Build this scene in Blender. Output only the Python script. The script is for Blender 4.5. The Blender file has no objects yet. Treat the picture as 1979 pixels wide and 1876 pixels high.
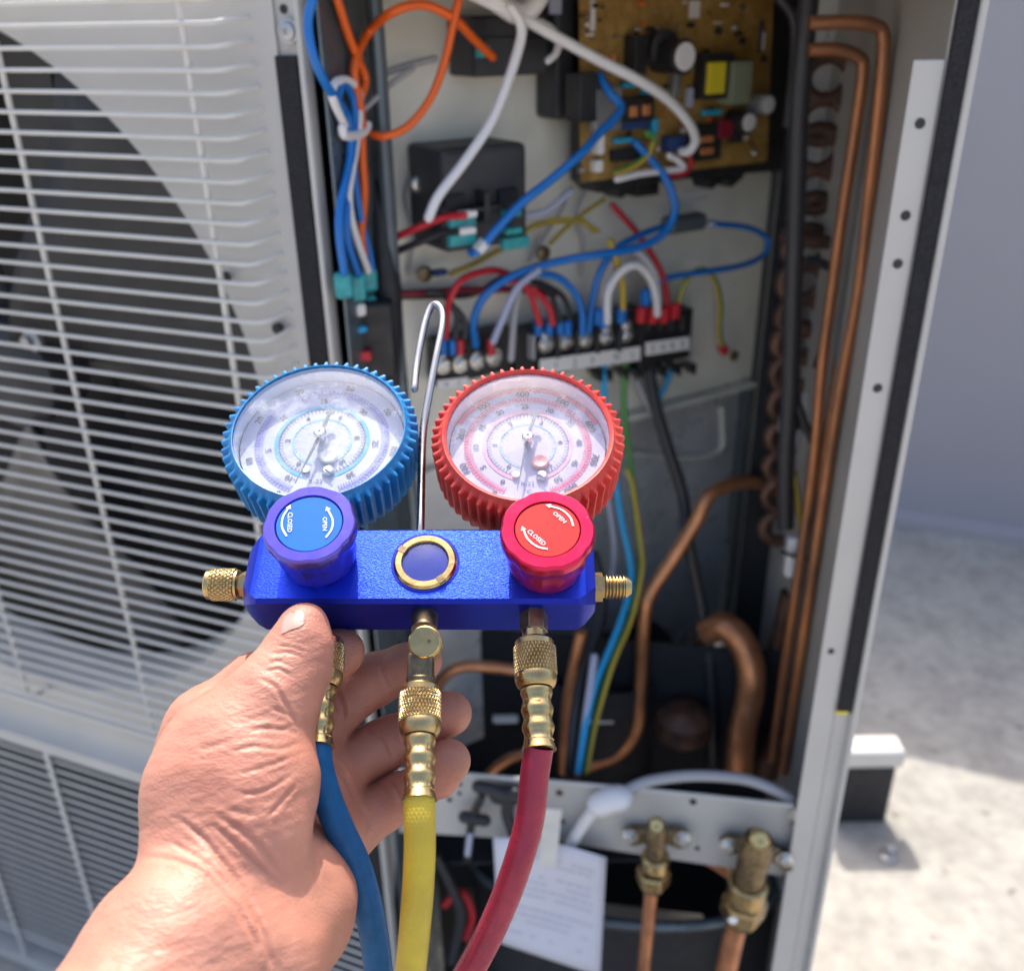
import bpy, math, random
import numpy as np
from mathutils import Vector as V, Matrix, noise as mnoise
random.seed(4); rng = np.random.default_rng(4)
S = bpy.context.scene
COL = S.collection

# ---------------------------------------------------------------- camera
FPX, CU, CV = 1838.0, 989.5, 938.0
PITCH, ROLL = math.radians(26.1), math.radians(0.92)
HC = 1.22; CAM = V((0, 0, HC)); DH = HC-1.0
FW = V((0, math.cos(PITCH), -math.sin(PITCH)))
UP0 = V((0, math.sin(PITCH), math.cos(PITCH))); X0 = V((1, 0, 0))
CR = X0*math.cos(ROLL) - UP0*math.sin(ROLL)
CP = UP0*math.cos(ROLL) + X0*math.sin(ROLL)
cam = bpy.data.objects.new('camera', bpy.data.cameras.new('camera'))
COL.objects.link(cam); S.camera = cam
cam.data.sensor_width = 36; cam.data.lens = 36*FPX/1979.0
cam.data.clip_start = 0.01; cam.data.clip_end = 400
cam.matrix_world = Matrix((( CR.x, CP.x, -FW.x, CAM.x), (CR.y, CP.y, -FW.y, CAM.y), (CR.z, CP.z, -FW.z, CAM.z), (0, 0, 0, 1)))
cam.data.dof.use_dof = True; cam.data.dof.focus_distance = 0.385; cam.data.dof.aperture_fstop = 7.6
cam.data.dof.aperture_blades = 7
# ---------------------------------------------------------------- light
SUN_EL, SUN_AZ = math.radians(54), math.radians(-5)     # azimuth from +Y, positive to the right
w = bpy.data.worlds.new('World'); S.world = w; w.use_nodes = True
nt = w.node_tree; nt.nodes.clear()
sky = nt.nodes.new('ShaderNodeTexSky'); sky.sky_type = 'NISHITA'; sky.sun_disc = False
sky.sun_elevation = SUN_EL; sky.sun_rotation = SUN_AZ; sky.air_density = 1.0; sky.dust_density = 4.5; sky.ozone_density = .3; sky.altitude = 50
bg = nt.nodes.new('ShaderNodeBackground'); bg.inputs[1].default_value = 0.15
wo = nt.nodes.new('ShaderNodeOutputWorld')
nt.links.new(sky.outputs[0], bg.inputs[0]); nt.links.new(bg.outputs[0], wo.inputs[0])
sd = V((math.sin(SUN_AZ)*math.cos(SUN_EL), math.cos(SUN_AZ)*math.cos(SUN_EL), math.sin(SUN_EL)))
sl = bpy.data.lights.new('sun', 'SUN'); sl.energy = 2.25; sl.angle = math.radians(0.5); sl.color = (1, .95, .87)
so = bpy.data.objects.new('sun', sl); COL.objects.link(so); so.rotation_euler = sd.to_track_quat('Z', 'Y').to_euler(); so.location = (0, 0, 5)
S.view_settings.view_transform = 'Standard'; S.view_settings.look = 'None'; S.view_settings.gamma = 1
S.view_settings.exposure = 1.12
S.cycles.max_bounces = 10; S.cycles.diffuse_bounces = 5; S.cycles.transparent_max_bounces = 12
S.cycles.caustics_reflective = False; S.cycles.caustics_refractive = False
S.cycles.use_denoising = True

# ---------------------------------------------------------------- picking helpers: where a sight line meets a real plane
def ray(u, v): return FW + CR*((u-CU)/FPX) - CP*((v-CV)/FPX)
def P(u, v, d): return CAM + ray(u, v)*d                     # depth along the lens axis
def Py(u, v, y):                                             # on a wall facing the camera at distance y
    r = ray(u, v); return CAM + r*(y/r.y)
def Pp(u, v, o, n, off=0.0):
    r = ray(u, v); return CAM + r*(((o + n*off - CAM).dot(n))/r.dot(n))
def Pz(u, v, z):
    r = ray(u, v); return CAM + r*((z-CAM.z)/r.z)

# ---------------------------------------------------------------- materials
def mat(name, col, rough=.5, metal=0., spec=.5, var=0., vscale=40., bump=0., bscale=200., sss=0., coat=0., col2=None, c2amt=.5, c2scale=30., aniso=None, rvar=0.):
    m = bpy.data.materials.new(name); m.use_nodes = True; t = m.node_tree; b = t.nodes['Principled BSDF']
    b.inputs['Base Color'].default_value = (*col, 1); b.inputs['Roughness'].default_value = rough; b.inputs['Metallic'].default_value = metal
    b.inputs['Specular IOR Level'].default_value = spec; b.inputs['Coat Weight'].default_value = coat
    tc = t.nodes.new('ShaderNodeTexCoord'); mp = t.nodes.new('ShaderNodeMapping'); t.links.new(tc.outputs['Object'], mp.inputs[0])
    if aniso: mp.inputs['Scale'].default_value = aniso
    def nz(scale, det=4.):
        n = t.nodes.new('ShaderNodeTexNoise'); n.inputs['Scale'].default_value = scale; n.inputs['Detail'].default_value = det
        t.links.new(mp.outputs[0], n.inputs['Vector']); return n
    cur = None
    if col2:
        n = nz(c2scale, 6); r = t.nodes.new('ShaderNodeValToRGB'); r.color_ramp.elements[0].position = .5-.25*c2amt; r.color_ramp.elements[1].position = .5+.35*(1-c2amt)+.05
        t.links.new(n.outputs[0], r.inputs[0]); mx = t.nodes.new('ShaderNodeMix'); mx.data_type = 'RGBA'
        t.links.new(r.outputs[0], mx.inputs[0]); mx.inputs[6].default_value = (*col, 1); mx.inputs[7].default_value = (*col2, 1); cur = mx.outputs[2]
    if var:
        n = nz(vscale, 5); mr = t.nodes.new('ShaderNodeMapRange'); mr.inputs[1].default_value = .3; mr.inputs[2].default_value = .7
        mr.inputs[3].default_value = 1-var; mr.inputs[4].default_value = 1+var; t.links.new(n.outputs[0], mr.inputs[0])
        mx = t.nodes.new('ShaderNodeMix'); mx.data_type = 'RGBA'; mx.blend_type = 'MULTIPLY'; mx.inputs[0].default_value = 1
        if cur: t.links.new(cur, mx.inputs[6])
        else: mx.inputs[6].default_value = (*col, 1)
        t.links.new(mr.outputs[0], mx.inputs[7]); cur = mx.outputs[2]
    if cur: t.links.new(cur, b.inputs['Base Color'])
    if rvar:
        n = nz(vscale*2.3, 5); mr = t.nodes.new('ShaderNodeMapRange'); mr.inputs[1].default_value = .35; mr.inputs[2].default_value = .65
        mr.inputs[3].default_value = max(.03, rough-rvar); mr.inputs[4].default_value = min(1, rough+rvar); t.links.new(n.outputs[0], mr.inputs[0]); t.links.new(mr.outputs[0], b.inputs['Roughness'])
    if bump:
        n = nz(bscale, 6); bp = t.nodes.new('ShaderNodeBump'); bp.inputs['Strength'].default_value = bump; bp.inputs['Distance'].default_value = .001
        t.links.new(n.outputs[0], bp.inputs['Height']); t.links.new(bp.outputs[0], b.inputs['Normal'])
    if sss:
        b.inputs['Subsurface Weight'].default_value = sss; b.inputs['Subsurface Radius'].default_value = (1, .35, .2); b.inputs['Subsurface Scale'].default_value = .004
    return m
def glassy(name, tint, rough=.05, haze=.06, scratch=0.):
    m = bpy.data.materials.new(name); m.use_nodes = True; t = m.node_tree; t.nodes.clear(); N = t.nodes.new; L = t.links.new
    o = N('ShaderNodeOutputMaterial'); tr = N('ShaderNodeBsdfTransparent'); tr.inputs[0].default_value = (*tint, 1)
    g = N('ShaderNodeBsdfGlossy'); g.inputs['Roughness'].default_value = rough; g.inputs[0].default_value = (1, 1, 1, 1)
    ge = N('ShaderNodeNewGeometry'); dp = N('ShaderNodeVectorMath'); dp.operation = 'DOT_PRODUCT'; L(ge.outputs['Normal'], dp.inputs[0]); L(ge.outputs['Incoming'], dp.inputs[1])
    ab = N('ShaderNodeMath'); ab.operation = 'ABSOLUTE'; L(dp.outputs['Value'], ab.inputs[0]); om = N('ShaderNodeMath'); om.operation = 'SUBTRACT'; om.inputs[0].default_value = 1; L(ab.outputs[0], om.inputs[1])
    pw = N('ShaderNodeMath'); pw.operation = 'POWER'; pw.inputs[1].default_value = 5; L(om.outputs[0], pw.inputs[0]); fr = N('ShaderNodeMath'); fr.operation = 'MULTIPLY_ADD'; fr.inputs[1].default_value = .93; fr.inputs[2].default_value = .045; L(pw.outputs[0], fr.inputs[0]); m1 = N('ShaderNodeMixShader'); L(fr.outputs[0], m1.inputs[0]); L(tr.outputs[0], m1.inputs[1]); L(g.outputs[0], m1.inputs[2])
    df = N('ShaderNodeBsdfDiffuse'); df.inputs[0].default_value = (.9, .92, .95, 1); m2 = N('ShaderNodeMixShader')
    tc = N('ShaderNodeTexCoord'); n = N('ShaderNodeTexNoise'); n.inputs['Scale'].default_value = 55; n.inputs['Detail'].default_value = 8; n.inputs['Roughness'].default_value = .75; L(tc.outputs['Object'], n.inputs['Vector'])
    mr = N('ShaderNodeMapRange'); mr.inputs[1].default_value = .48; mr.inputs[2].default_value = .75; mr.inputs[3].default_value = haze; mr.inputs[4].default_value = haze+scratch
    L(n.outputs[0], mr.inputs[0]); L(mr.outputs[0], m2.inputs[0]); L(m1.outputs[0], m2.inputs[1]); L(df.outputs[0], m2.inputs[2])
    bp = N('ShaderNodeBump'); bp.inputs['Strength'].default_value = .25; bp.inputs['Distance'].default_value = .0006; n2 = N('ShaderNodeTexNoise'); n2.inputs['Scale'].default_value = 110; n2.inputs['Detail'].default_value = 3
    L(tc.outputs['Object'], n2.inputs['Vector']); L(n2.outputs[0], bp.inputs['Height']); L(bp.outputs[0], g.inputs['Normal'])
    L(m2.outputs[0], o.inputs[0]); return m

MT = dict(
 white=mat('painted_steel', (.54, .52, .49), .42, var=.05, vscale=9, bump=.05, bscale=600, rvar=.08),
 wire=mat('coated_wire', (.68, .655, .61), .38, var=.05, vscale=25),
 galv=mat('galvanised_sheet', (.80, .79, .71), .42, metal=.15, var=.10, vscale=18, rvar=.12, bump=.03, bscale=80),
 galvd=mat('galvanised_partition', (.66, .67, .69), .34, metal=.4, var=.15, vscale=14, rvar=.12),
 bluesteel=mat('steel_return', (.13, .16, .18), .35, metal=.5, var=.2, vscale=20, rvar=.1),
 foam=mat('black_foam', (.022, .021, .024), .95, var=.5, vscale=500, bump=.8, bscale=900),
 black=mat('black_plastic', (.018, .018, .02), .45, var=.2, rvar=.1),
 blackm=mat('relay_black', (.035, .036, .042), .5, var=.15),
 rubber=mat('black_rubber', (.02, .02, .024), .6, var=.3, vscale=60, bump=.2, bscale=300),
 fan=mat('fan_grey', (.045, .045, .05), .5, var=.15),
 cavity=mat('dark_cavity', (.012, .013, .018), .8, var=.4, vscale=150),  # near-black, holds the shade of deep gaps and openings; chips share it
 copper=mat('copper', (.70, .31, .15), .38, metal=.75, col2=(.42, .18, .09), c2amt=.6, c2scale=30, rvar=.1),
 copperm=mat('aged_copper', (.50, .20, .085), .40, metal=.6, col2=(.20, .10, .06), c2amt=.7, c2scale=9, rvar=.1),
 copperd=mat('dull_copper', (.16, .085, .06), .5, metal=.6, col2=(.05, .035, .03), c2amt=.5, c2scale=60),
 brass=mat('brass', (.52, .385, .185), .30, metal=1, col2=(.38, .25, .11), c2amt=.45, c2scale=180, rvar=.12, bump=.08, bscale=500),
 brassb=mat('bright_brass', (.60, .44, .20), .26, metal=1, col2=(.5, .36, .16), c2amt=.6, c2scale=260, rvar=.1, bump=.1, bscale=400),
 brassd=mat('tarnished_brass', (.27, .20, .11), .42, metal=.9, col2=(.10, .08, .06), c2amt=.5, c2scale=220, rvar=.1),
 steel=mat('screw_steel', (.70, .70, .68), .28, metal=1, var=.1, rvar=.1),
 chrome=mat('chrome_hook', (.42, .41, .42), .20, metal=1, var=.06, rvar=.06),
 anod=None,
 blueknob=mat('anodised_blue_knob', (.12, .10, .56), .24, metal=.75, var=.06, vscale=60, rvar=.05),
 redknob=mat('anodised_red_knob', (.60, .018, .085), .22, metal=.7, var=.06, vscale=60, rvar=.05),
 bluedisc=mat('blue_sticker', (.004, .15, .66), .5, var=.04, spec=.25),
 reddisc=mat('red_sticker', (.70, .016, .016), .5, var=.04, spec=.25),
 blueboot=mat('blue_rubber_boot', (.012, .20, .50), .42, var=.12, vscale=150, bump=.15, bscale=400, rvar=.08, col2=(.02, .27, .55), c2amt=.4, c2scale=90),
 redboot=mat('red_rubber_boot', (.66, .045, .035), .45, var=.12, vscale=150, bump=.15, bscale=400, rvar=.08, col2=(.74, .09, .06), c2amt=.4, c2scale=90),
 bluehose=mat('blue_hose', (.003, .095, .27), .45, spec=.35, var=.15, vscale=200, rvar=.1, bump=.15, bscale=350),
 yellowhose=None,
 redhose=mat('red_hose', (.30, .010, .042), .36, var=.12, vscale=200, rvar=.1, bump=.15, bscale=350, col2=(.36, .02, .05), c2amt=.6, c2scale=80),
 dial=mat('dial_white', (.50, .51, .62), .5, var=.03, vscale=80),
 ink=mat('ink_black', (.10, .10, .15), .6), inkblue=mat('ink_blue', (.10, .42, .68), .6), inkviolet=mat('ink_violet', (.22, .22, .55), .6),
 inkgreen=mat('ink_green', (.28, .62, .58), .6), inkred=mat('ink_red', (.72, .12, .22), .6), inkpink=mat('ink_pink', (.78, .38, .48), .6),
 printw=mat('print_white', (.85, .85, .85), .5),
 needle=mat('needle_grey', (.10, .14, .17), .45), cream=mat('cream_plastic', (.80, .78, .70), .4, sss=.2), pinkp=mat('pink_plastic', (.85, .45, .40), .45),
 pcb=mat('circuit_board', (.27, .155, .035), .42, col2=(.40, .25, .08), c2amt=.5, c2scale=45, var=.25, vscale=160, rvar=.1),
 cyan=mat('cyan_part', (.02, .38, .60), .4), yellow=mat('yellow_tape', (.75, .62, .03), .4), olive=mat('grey_green', (.22, .25, .17), .5),
 orangec=mat('copper_winding', (.75, .30, .12), .35, metal=.5), alum=mat('aluminium', (.42, .43, .45), .35, metal=.8, var=.1), navy=mat('navy_part', (.02, .05, .16), .45),
 paper=mat('paper_sheet', (.64, .64, .72), .8, var=.04, vscale=12, bump=.2, bscale=25), tape=mat('clear_tape', (.68, .66, .62), .3, var=.08),
 teal=mat('teal_sleeve', (.03, .33, .35), .35, var=.3, vscale=120), clearw=mat('white_sleeve', (.78, .76, .74), .4),
 w_blue=mat('blue_wire', (.004, .16, .54), .35), w_orange=mat('orange_wire', (.82, .13, .012), .4), w_white=mat('white_wire', (.74, .73, .74), .4), w_red=mat('red_wire', (.55, .02, .035), .4),
 w_black=mat('black_wire', (.025, .025, .03), .45), w_yellow=mat('yellow_wire', (.50, .36, .04), .4), w_green=mat('green_wire', (.09, .30, .07), .4), w_sky=mat('sky_blue_wire', (.015, .36, .70), .4),
 w_grey=mat('grey_wire', (.38, .38, .40), .45), w_pink=mat('pink_wire', (.60, .34, .38), .45), w_olive=mat('olive_wire', (.33, .25, .03), .45), w_lilac=mat('lilac_wire', (.42, .44, .58), .45), w_dred=mat('dark_red_wire', (.22, .012, .03), .45),
 wall=mat('painted_wall', (.42, .39, .41), .85, var=.04, vscale=2.5, bump=.1, bscale=60),
 ground=mat('pale_concrete', (.42, .395, .35), .9, col2=(.31, .29, .26), c2amt=.5, c2scale=11, var=.14, vscale=38, bump=.5, bscale=70),
)
# brushed anodised aluminium: fine streaks across the block
def brushed():
    m = mat('anodised_blue_block', (.016, .055, .62), .26, metal=.8)
    t = m.node_tree; b = t.nodes['Principled BSDF']; N = t.nodes.new; L = t.links.new
    tc = N('ShaderNodeTexCoord'); mp = N('ShaderNodeMapping'); mp.inputs['Scale'].default_value = (800, 3600, 3600); L(tc.outputs['Object'], mp.inputs[0])
    n = N('ShaderNodeTexNoise'); n.inputs['Scale'].default_value = 1; n.inputs['Detail'].default_value = 3; L(mp.outputs[0], n.inputs['Vector'])
    bp = N('ShaderNodeBump'); bp.inputs['Strength'].default_value = .6; bp.inputs['Distance'].default_value = .0003; L(n.outputs[0], bp.inputs['Height']); L(bp.outputs[0], b.inputs['Normal'])
    n2 = N('ShaderNodeTexNoise'); n2.inputs['Scale'].default_value = 60; n2.inputs['Detail'].default_value = 6; L(tc.outputs['Object'], n2.inputs['Vector'])
    mr = N('ShaderNodeMapRange'); mr.inputs[3].default_value = .2; mr.inputs[4].default_value = .42; L(n2.outputs[0], mr.inputs[0]); L(mr.outputs[0], b.inputs['Roughness'])
    return m
MT['anod'] = brushed()
MT['anodf'] = mat('anodised_blue_shaded', (.005, .018, .36), .34, metal=.6, var=.08, vscale=60, rvar=.06, bump=.1, bscale=1200)  # darker copy of the block blue, with the sides' shade in its colour
def braided():
    m = mat('yellow_hose', (.62, .46, .03), .36, var=.08, vscale=90, col2=(.52, .38, .035), c2amt=.5, c2scale=50)
    t = m.node_tree; b = t.nodes['Principled BSDF']; N = t.nodes.new; L = t.links.new
    uv = N('ShaderNodeUVMap'); sx = N('ShaderNodeSeparateXYZ'); L(uv.outputs[0], sx.inputs[0]); prev = None
    for sg in (1, -1):
        a = N('ShaderNodeMath'); a.operation = 'MULTIPLY'; a.inputs[1].default_value = sg*2*22*math.pi; L(sx.outputs[0], a.inputs[0])
        c = N('ShaderNodeMath'); c.operation = 'MULTIPLY_ADD'; c.inputs[1].default_value = 2850; L(sx.outputs[1], c.inputs[0]); L(a.outputs[0], c.inputs[2])
        s = N('ShaderNodeMath'); s.operation = 'SINE'; L(c.outputs[0], s.inputs[0])
        if prev: mx = N('ShaderNodeMath'); mx.operation = 'MAXIMUM'; L(s.outputs[0], mx.inputs[0]); L(prev.outputs[0], mx.inputs[1]); prev = mx
        else: prev = s
    bp = N('ShaderNodeBump'); bp.inputs['Strength'].default_value = .25; bp.inputs['Distance'].default_value = .0005; L(prev.outputs[0], bp.inputs['Height']); L(bp.outputs[0], b.inputs['Normal'])
    return m
MT['yellowhose'] = braided()

def wear(m, col, scale, th):
    t = m.node_tree; b = t.nodes['Principled BSDF']; N = t.nodes.new; L = t.links.new; tc = N('ShaderNodeTexCoord'); n = N('ShaderNodeTexNoise'); n.inputs['Scale'].default_value = scale; n.inputs['Detail'].default_value = 8; n.inputs['Roughness'].default_value = .7
    L(tc.outputs['Object'], n.inputs['Vector']); mr = N('ShaderNodeMapRange'); mr.inputs[1].default_value = th; mr.inputs[2].default_value = th+.05; L(n.outputs[0], mr.inputs[0]); mx = N('ShaderNodeMix'); mx.data_type = 'RGBA'; L(mr.outputs[0], mx.inputs[0])
    i = b.inputs['Base Color']
    if i.is_linked: L(i.links[0].from_socket, mx.inputs[6])
    else: mx.inputs[6].default_value = i.default_value
    mx.inputs[7].default_value = (*col, 1); L(mx.outputs[2], i)
wear(MT['blueknob'], (.45, .42, .8), 330, .68); wear(MT['redknob'], (.85, .5, .55), 330, .67); wear(MT['anodf'], (.2, .2, .7), 420, .70); wear(MT['blueboot'], (.03, .05, .10), 140, .69)
wear(MT['redboot'], (.35, .08, .05), 140, .68); wear(MT['yellowhose'], (.12, .09, .03), 230, .72); wear(MT['white'], (.25, .22, .18), 55, .70); wear(MT['galv'], (.38, .36, .30), 22, .66); wear(MT['redhose'], (.65, .3, .3), 260, .72)
wear(MT['ground'], (.13, .115, .10), 16, .62)

# ---------------------------------------------------------------- mesh helpers
def link(o, parent=None):
    COL.objects.link(o)
    if parent is not None: o.parent = parent
    return o
def base_of(p):
    loc = V((0, 0, 0))
    while p is not None: loc += p.location; p = p.parent
    return loc
class MB:
    def __init__(s): s.v = []; s.f = []; s.uv = None
    def add(s, vs, fs):
        k = len(s.v); s.v += [V(p) for p in vs]; s.f += [tuple(i+k for i in f) for f in fs]; return s
    def box(s, c, ax, ay, az, dx, dy, dz):
        p = [c + ax*(dx*i/2) + ay*(dy*j/2) + az*(dz*k/2) for k in (-1, 1) for j in (-1, 1) for i in (-1, 1)]
        return s.add(p, [(0, 2, 3, 1), (4, 5, 7, 6), (0, 1, 5, 4), (2, 6, 7, 3), (0, 4, 6, 2), (1, 3, 7, 5)])
    def prism(s, pts, ex):
        n = len(pts); p = [V(q) for q in pts] + [V(q)+ex for q in pts]
        return s.add(p, [tuple(range(n))[::-1], tuple(range(n, 2*n))] + [(i, (i+1) % n, n+(i+1) % n, n+i) for i in range(n)])
    def tube(s, pts, r, n=10, cap=True, flat=1.0, dome=False):
        pts = [V(p) for p in pts]; m = len(pts); rs = list(r) if hasattr(r, '__len__') else [r]*m
        if dome:
            for e in (0, -1):
                d = (pts[e]-pts[1 if e == 0 else -2]).normalized(); q = pts[e]; rr = rs[e]
                ex = [q+d*rr*math.sin(a) for a in (.5, 1.0, 1.4)]; er = [rr*math.cos(a) for a in (.5, 1.0, 1.4)]
                if e == 0: pts = ex[::-1]+pts; rs = er[::-1]+rs
                else: pts = pts+ex; rs = rs+er
            m = len(pts)
        T = [(pts[min(i+1, m-1)]-pts[max(i-1, 0)]).normalized() for i in range(m)]
        a = T[0].orthogonal().normalized(); rings = []; prev = T[0]
        for i in range(m):
            q = prev.rotation_difference(T[i]); a = (q @ a); a = (a - T[i]*a.dot(T[i])).normalized(); b = T[i].cross(a); prev = T[i]
            rings.append([pts[i] + a*(rs[i]*math.cos(2*math.pi*j/n)) + b*(rs[i]*flat*math.sin(2*math.pi*j/n)) for j in range(n)])
        vs = [p for rg in rings for p in rg]
        fs = [(i*n+j, i*n+(j+1) % n, (i+1)*n+(j+1) % n, (i+1)*n+j) for i in range(m-1) for j in range(n)]
        if cap: fs += [tuple(range(n))[::-1], tuple(range((m-1)*n, m*n))]
        return s.add(vs, fs)
    def lathe(s, o, ax, prof, n=40, fn=None, xd=None, cap=True):
        ax = ax.normalized(); a = (xd - ax*xd.dot(ax)).normalized() if xd else ax.orthogonal().normalized(); b = ax.cross(a); vs = []
        for (t, r) in prof:
            for j in range(n):
                th = 2*math.pi*j/n; rr = r + (fn(t, th, r) if fn else 0)
                vs.append(o + ax*t + a*(rr*math.cos(th)) + b*(rr*math.sin(th)))
        m = len(prof); fs = [(i*n+j, i*n+(j+1) % n, (i+1)*n+(j+1) % n, (i+1)*n+j) for i in range(m-1) for j in range(n)]
        if cap: fs += [tuple(range(n))[::-1], tuple(range((m-1)*n, m*n))]
        return s.add(vs, fs)
    def build(s, name, m, parent=None, smooth=35, bevel=0, loc=None, **props):
        L0 = base_of(parent) if loc is None else loc
        me = bpy.data.meshes.new(name); me.from_pydata([p-L0 for p in s.v], [], s.f); me.update()
        me.materials.append(MT[m] if isinstance(m, str) else m)
        if smooth:
            me.shade_smooth(); me.set_sharp_from_angle(angle=math.radians(smooth))
        o = bpy.data.objects.new(name, me); link(o, parent)
        if loc is not None: o.location = loc - base_of(parent)
        if bevel:
            b = o.modifiers.new('bevel', 'BEVEL'); b.width = bevel; b.segments = 2; b.limit_method = 'ANGLE'; b.harden_normals = False
        for k, q in props.items(): o[k] = q
        return o
def thing(name, loc, label, cat, group=None):
    o = bpy.data.objects.new(name, None); o.location = loc; o.empty_display_size = .02; link(o); o['label'] = label; o['category'] = cat
    if group: o['group'] = group
    return o
def crom(pts, k=6):
    P_ = [V(p) for p in pts]
    if len(P_) < 3: return [P_[0].lerp(P_[-1], i/k) for i in range(k+1)]
    P_ = [P_[0]*2-P_[1]] + P_ + [P_[-1]*2-P_[-2]]; out = []
    for i in range(1, len(P_)-2):
        a, b, c, d = P_[i-1:i+3]
        for j in range(k):
            t = j/k; out.append(.5*((2*b) + (c-a)*t + (2*a-5*b+4*c-d)*t*t + (3*b-a-3*c+d)*t**3))
    return out + [P_[-2]]
def dup(o, name, off, parent):
    c = o.copy(); c.parent = parent; c.location = o.location + off; COL.objects.link(c); return c
_txt = {}
def text_geo(s):
    if s in _txt: return _txt[s]
    cu = bpy.data.curves.new('t', 'FONT'); cu.body = s; cu.resolution_u = 2; cu.align_x = 'CENTER'; cu.align_y = 'CENTER'
    o = bpy.data.objects.new('t', cu); COL.objects.link(o); dg = bpy.context.evaluated_depsgraph_get(); dg.update()
    me = o.evaluated_get(dg).to_mesh(); vs = [v.co.copy() for v in me.vertices]; fs = [tuple(p.vertices) for p in me.polygons]
    o.evaluated_get(dg).to_mesh_clear(); bpy.data.objects.remove(o); bpy.data.curves.remove(cu)
    _txt[s] = (vs, fs); return _txt[s]
def add_text(mb, s, c, ax, ay, h, width=None, bold=0):
    vs, fs = text_geo(s); x0 = min(v.x for v in vs); x1 = max(v.x for v in vs); y0 = min(v.y for v in vs); y1 = max(v.y for v in vs)
    sy = h/(y1-y0); sx = (width/(x1-x0)) if width else sy
    n = ax.cross(ay).normalized()
    for q in range(1 + (3 if bold else 0)):
        o = (0, 0) if q == 0 else ((bold, 0), (-bold, 0), (0, bold))[q-1]
        mb.add([c + ax*((v.x-(x0+x1)/2)*sx+o[0]) + ay*((v.y-(y0+y1)/2)*sy+o[1]) + n*(q*1e-5) for v in vs], fs)

# ================================================================ ground and wall
g = MB(); gz = 0.0
g.add([(-60, -60, gz), (60, -60, gz), (60, 60, gz), (-60, 60, gz)], [(0, 1, 2, 3)]); g.build('ground', 'ground', smooth=0, kind='structure')
AX = V((.927, -.375, 0)).normalized(); AN = V((-.375, -.927, 0)).normalized(); ZZ = V((0, 0, 1))     # front of the machine: along it, and out of it
wl = Pz(1760, 1000, 0)
wh = (Pz(1850, 1478, 0)-wl).dot(AN)/((-V((sd.x, sd.y, 0))/sd.z).dot(AN)); print('wall height', wh)
wb = MB(); wb.box(wl - AN*.12 + ZZ*(wh/2-.03), AX, -AN, ZZ, 9, .24, wh-.02); wb.box(wl - AN*.12 + ZZ*(wh-.02), AX, -AN, ZZ, 9, .26, .04)
wo_ = wb.build('boundary_wall', 'wall', smooth=0, label='long low mauve-grey wall standing behind the machine at the right', category='wall')
wb = MB(); wb.box(wl + AN*.035 + ZZ*.012, AX, -AN, ZZ, 9, .07, .024); wb.build('skirting', 'wall', wo_, smooth=0)
# far surroundings reflected in metal only
# foot block beside the machine: dark rubber under a white rail end
f0 = Pz(1697, 1606, 0)
ft = thing('support_foot', f0 + V((0, .04, 0)), 'dark block capped by a white rail end on the ground right of the post', 'support foot')
hb = .118
MB().box(f0 + V((-.03, .045, hb/2-.001)), X0, V((0, 1, 0)), ZZ, .10, .05, hb).build('block', 'rubber', ft, bevel=.005)
MB().box(f0 + V((-.03, .045, hb+.013)), X0, V((0, 1, 0)), ZZ, .125, .045, .034).build('rail_end', 'wire', ft, bevel=.006)
gp = Pz(1718, 1655, 0); mb = MB(); mb.lathe(gp+V((0, 0, -.002)), ZZ, [(0, .014), (.006, .014), (.008, .009), (.020, .008), (.024, .005)], 12); o = mb.build('anchor_bolt', 'alum', smooth=30, label='small dusty metal bolt on the pale ground beside the dark block', category='bolt')

# ================================================================ the air-conditioning machine
J1 = Py(610, 37, .70); J1.z = 0; zb, ZT = .03, HC+.022
J2y = .637
ac = thing('outdoor_unit', V((0, .85, 0)), 'white outdoor air-conditioning unit with its service panel off and wiring bared', 'air conditioner')
def A(u, v, off=0.0): return Pp(u, v, J1, AN, off)
def sA(p): return (V((p.x, p.y, 0))-J1).dot(AX)
def Aat(s, z, off=0.0): return J1 + AX*s + AN*off + ZZ*z
# fan opening: circle fitted through the rim of the opening
pts = [(0, 80), (60, 125), (180, 200), (260, 275), (330, 380), (385, 480), (420, 560), (460, 660), (490, 745), (455, 1197), (369, 1279), (287, 1328)]
q = [(sA(A(*p)), A(*p).z) for p in pts]; Am = np.array([[2*a, 2*b, 1] for a, b in q]); bm = np.array([a*a+b*b for a, b in q])
sol = np.linalg.lstsq(Am, bm, rcond=None)[0]; fs_, fz_ = float(sol[0]), float(sol[1]); fr_ = math.sqrt(sol[2]+fs_**2+fz_**2)
print('fan circle', fs_, fz_, fr_)
sR = sA(A(525, 5)); sL = -1.02
zE = A(100, 1372).z            # lower edge of the upper panel
zG = A(100, 1450).z            # top of the lower grille
print('zE', zE, 'zG', zG)
# upper panel with round hole
mb = MB(); n = 96
def rect_pt(th):
    c, s_ = math.cos(th), math.sin(th); k = min(((sR-fs_) if c > 0 else (fs_-sL))/max(abs(c), 1e-6), ((ZT-fz_) if s_ > 0 else (fz_-zE))/max(abs(s_), 1e-6))
    return fs_+c*k, fz_+s_*k
ths = sorted([2*math.pi*i/n for i in range(n)] + [math.atan2(b-fz_, a-fs_) % (2*math.pi) for a in (sL, sR) for b in (zE, ZT)]); n = len(ths)
RR = []
for th in ths:
    e = rect_pt(th); c, s_ = math.cos(th), math.sin(th)
    RR.append([Aat(fs_+c*(fr_-.004), fz_+s_*(fr_-.004), -.060), Aat(fs_+c*(fr_-.001), fz_+s_*(fr_-.001), -.010), Aat(fs_+c*(fr_+.004), fz_+s_*(fr_+.004), -.001), Aat(e[0], e[1], 0), Aat(e[0], e[1], -.012)])
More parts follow.
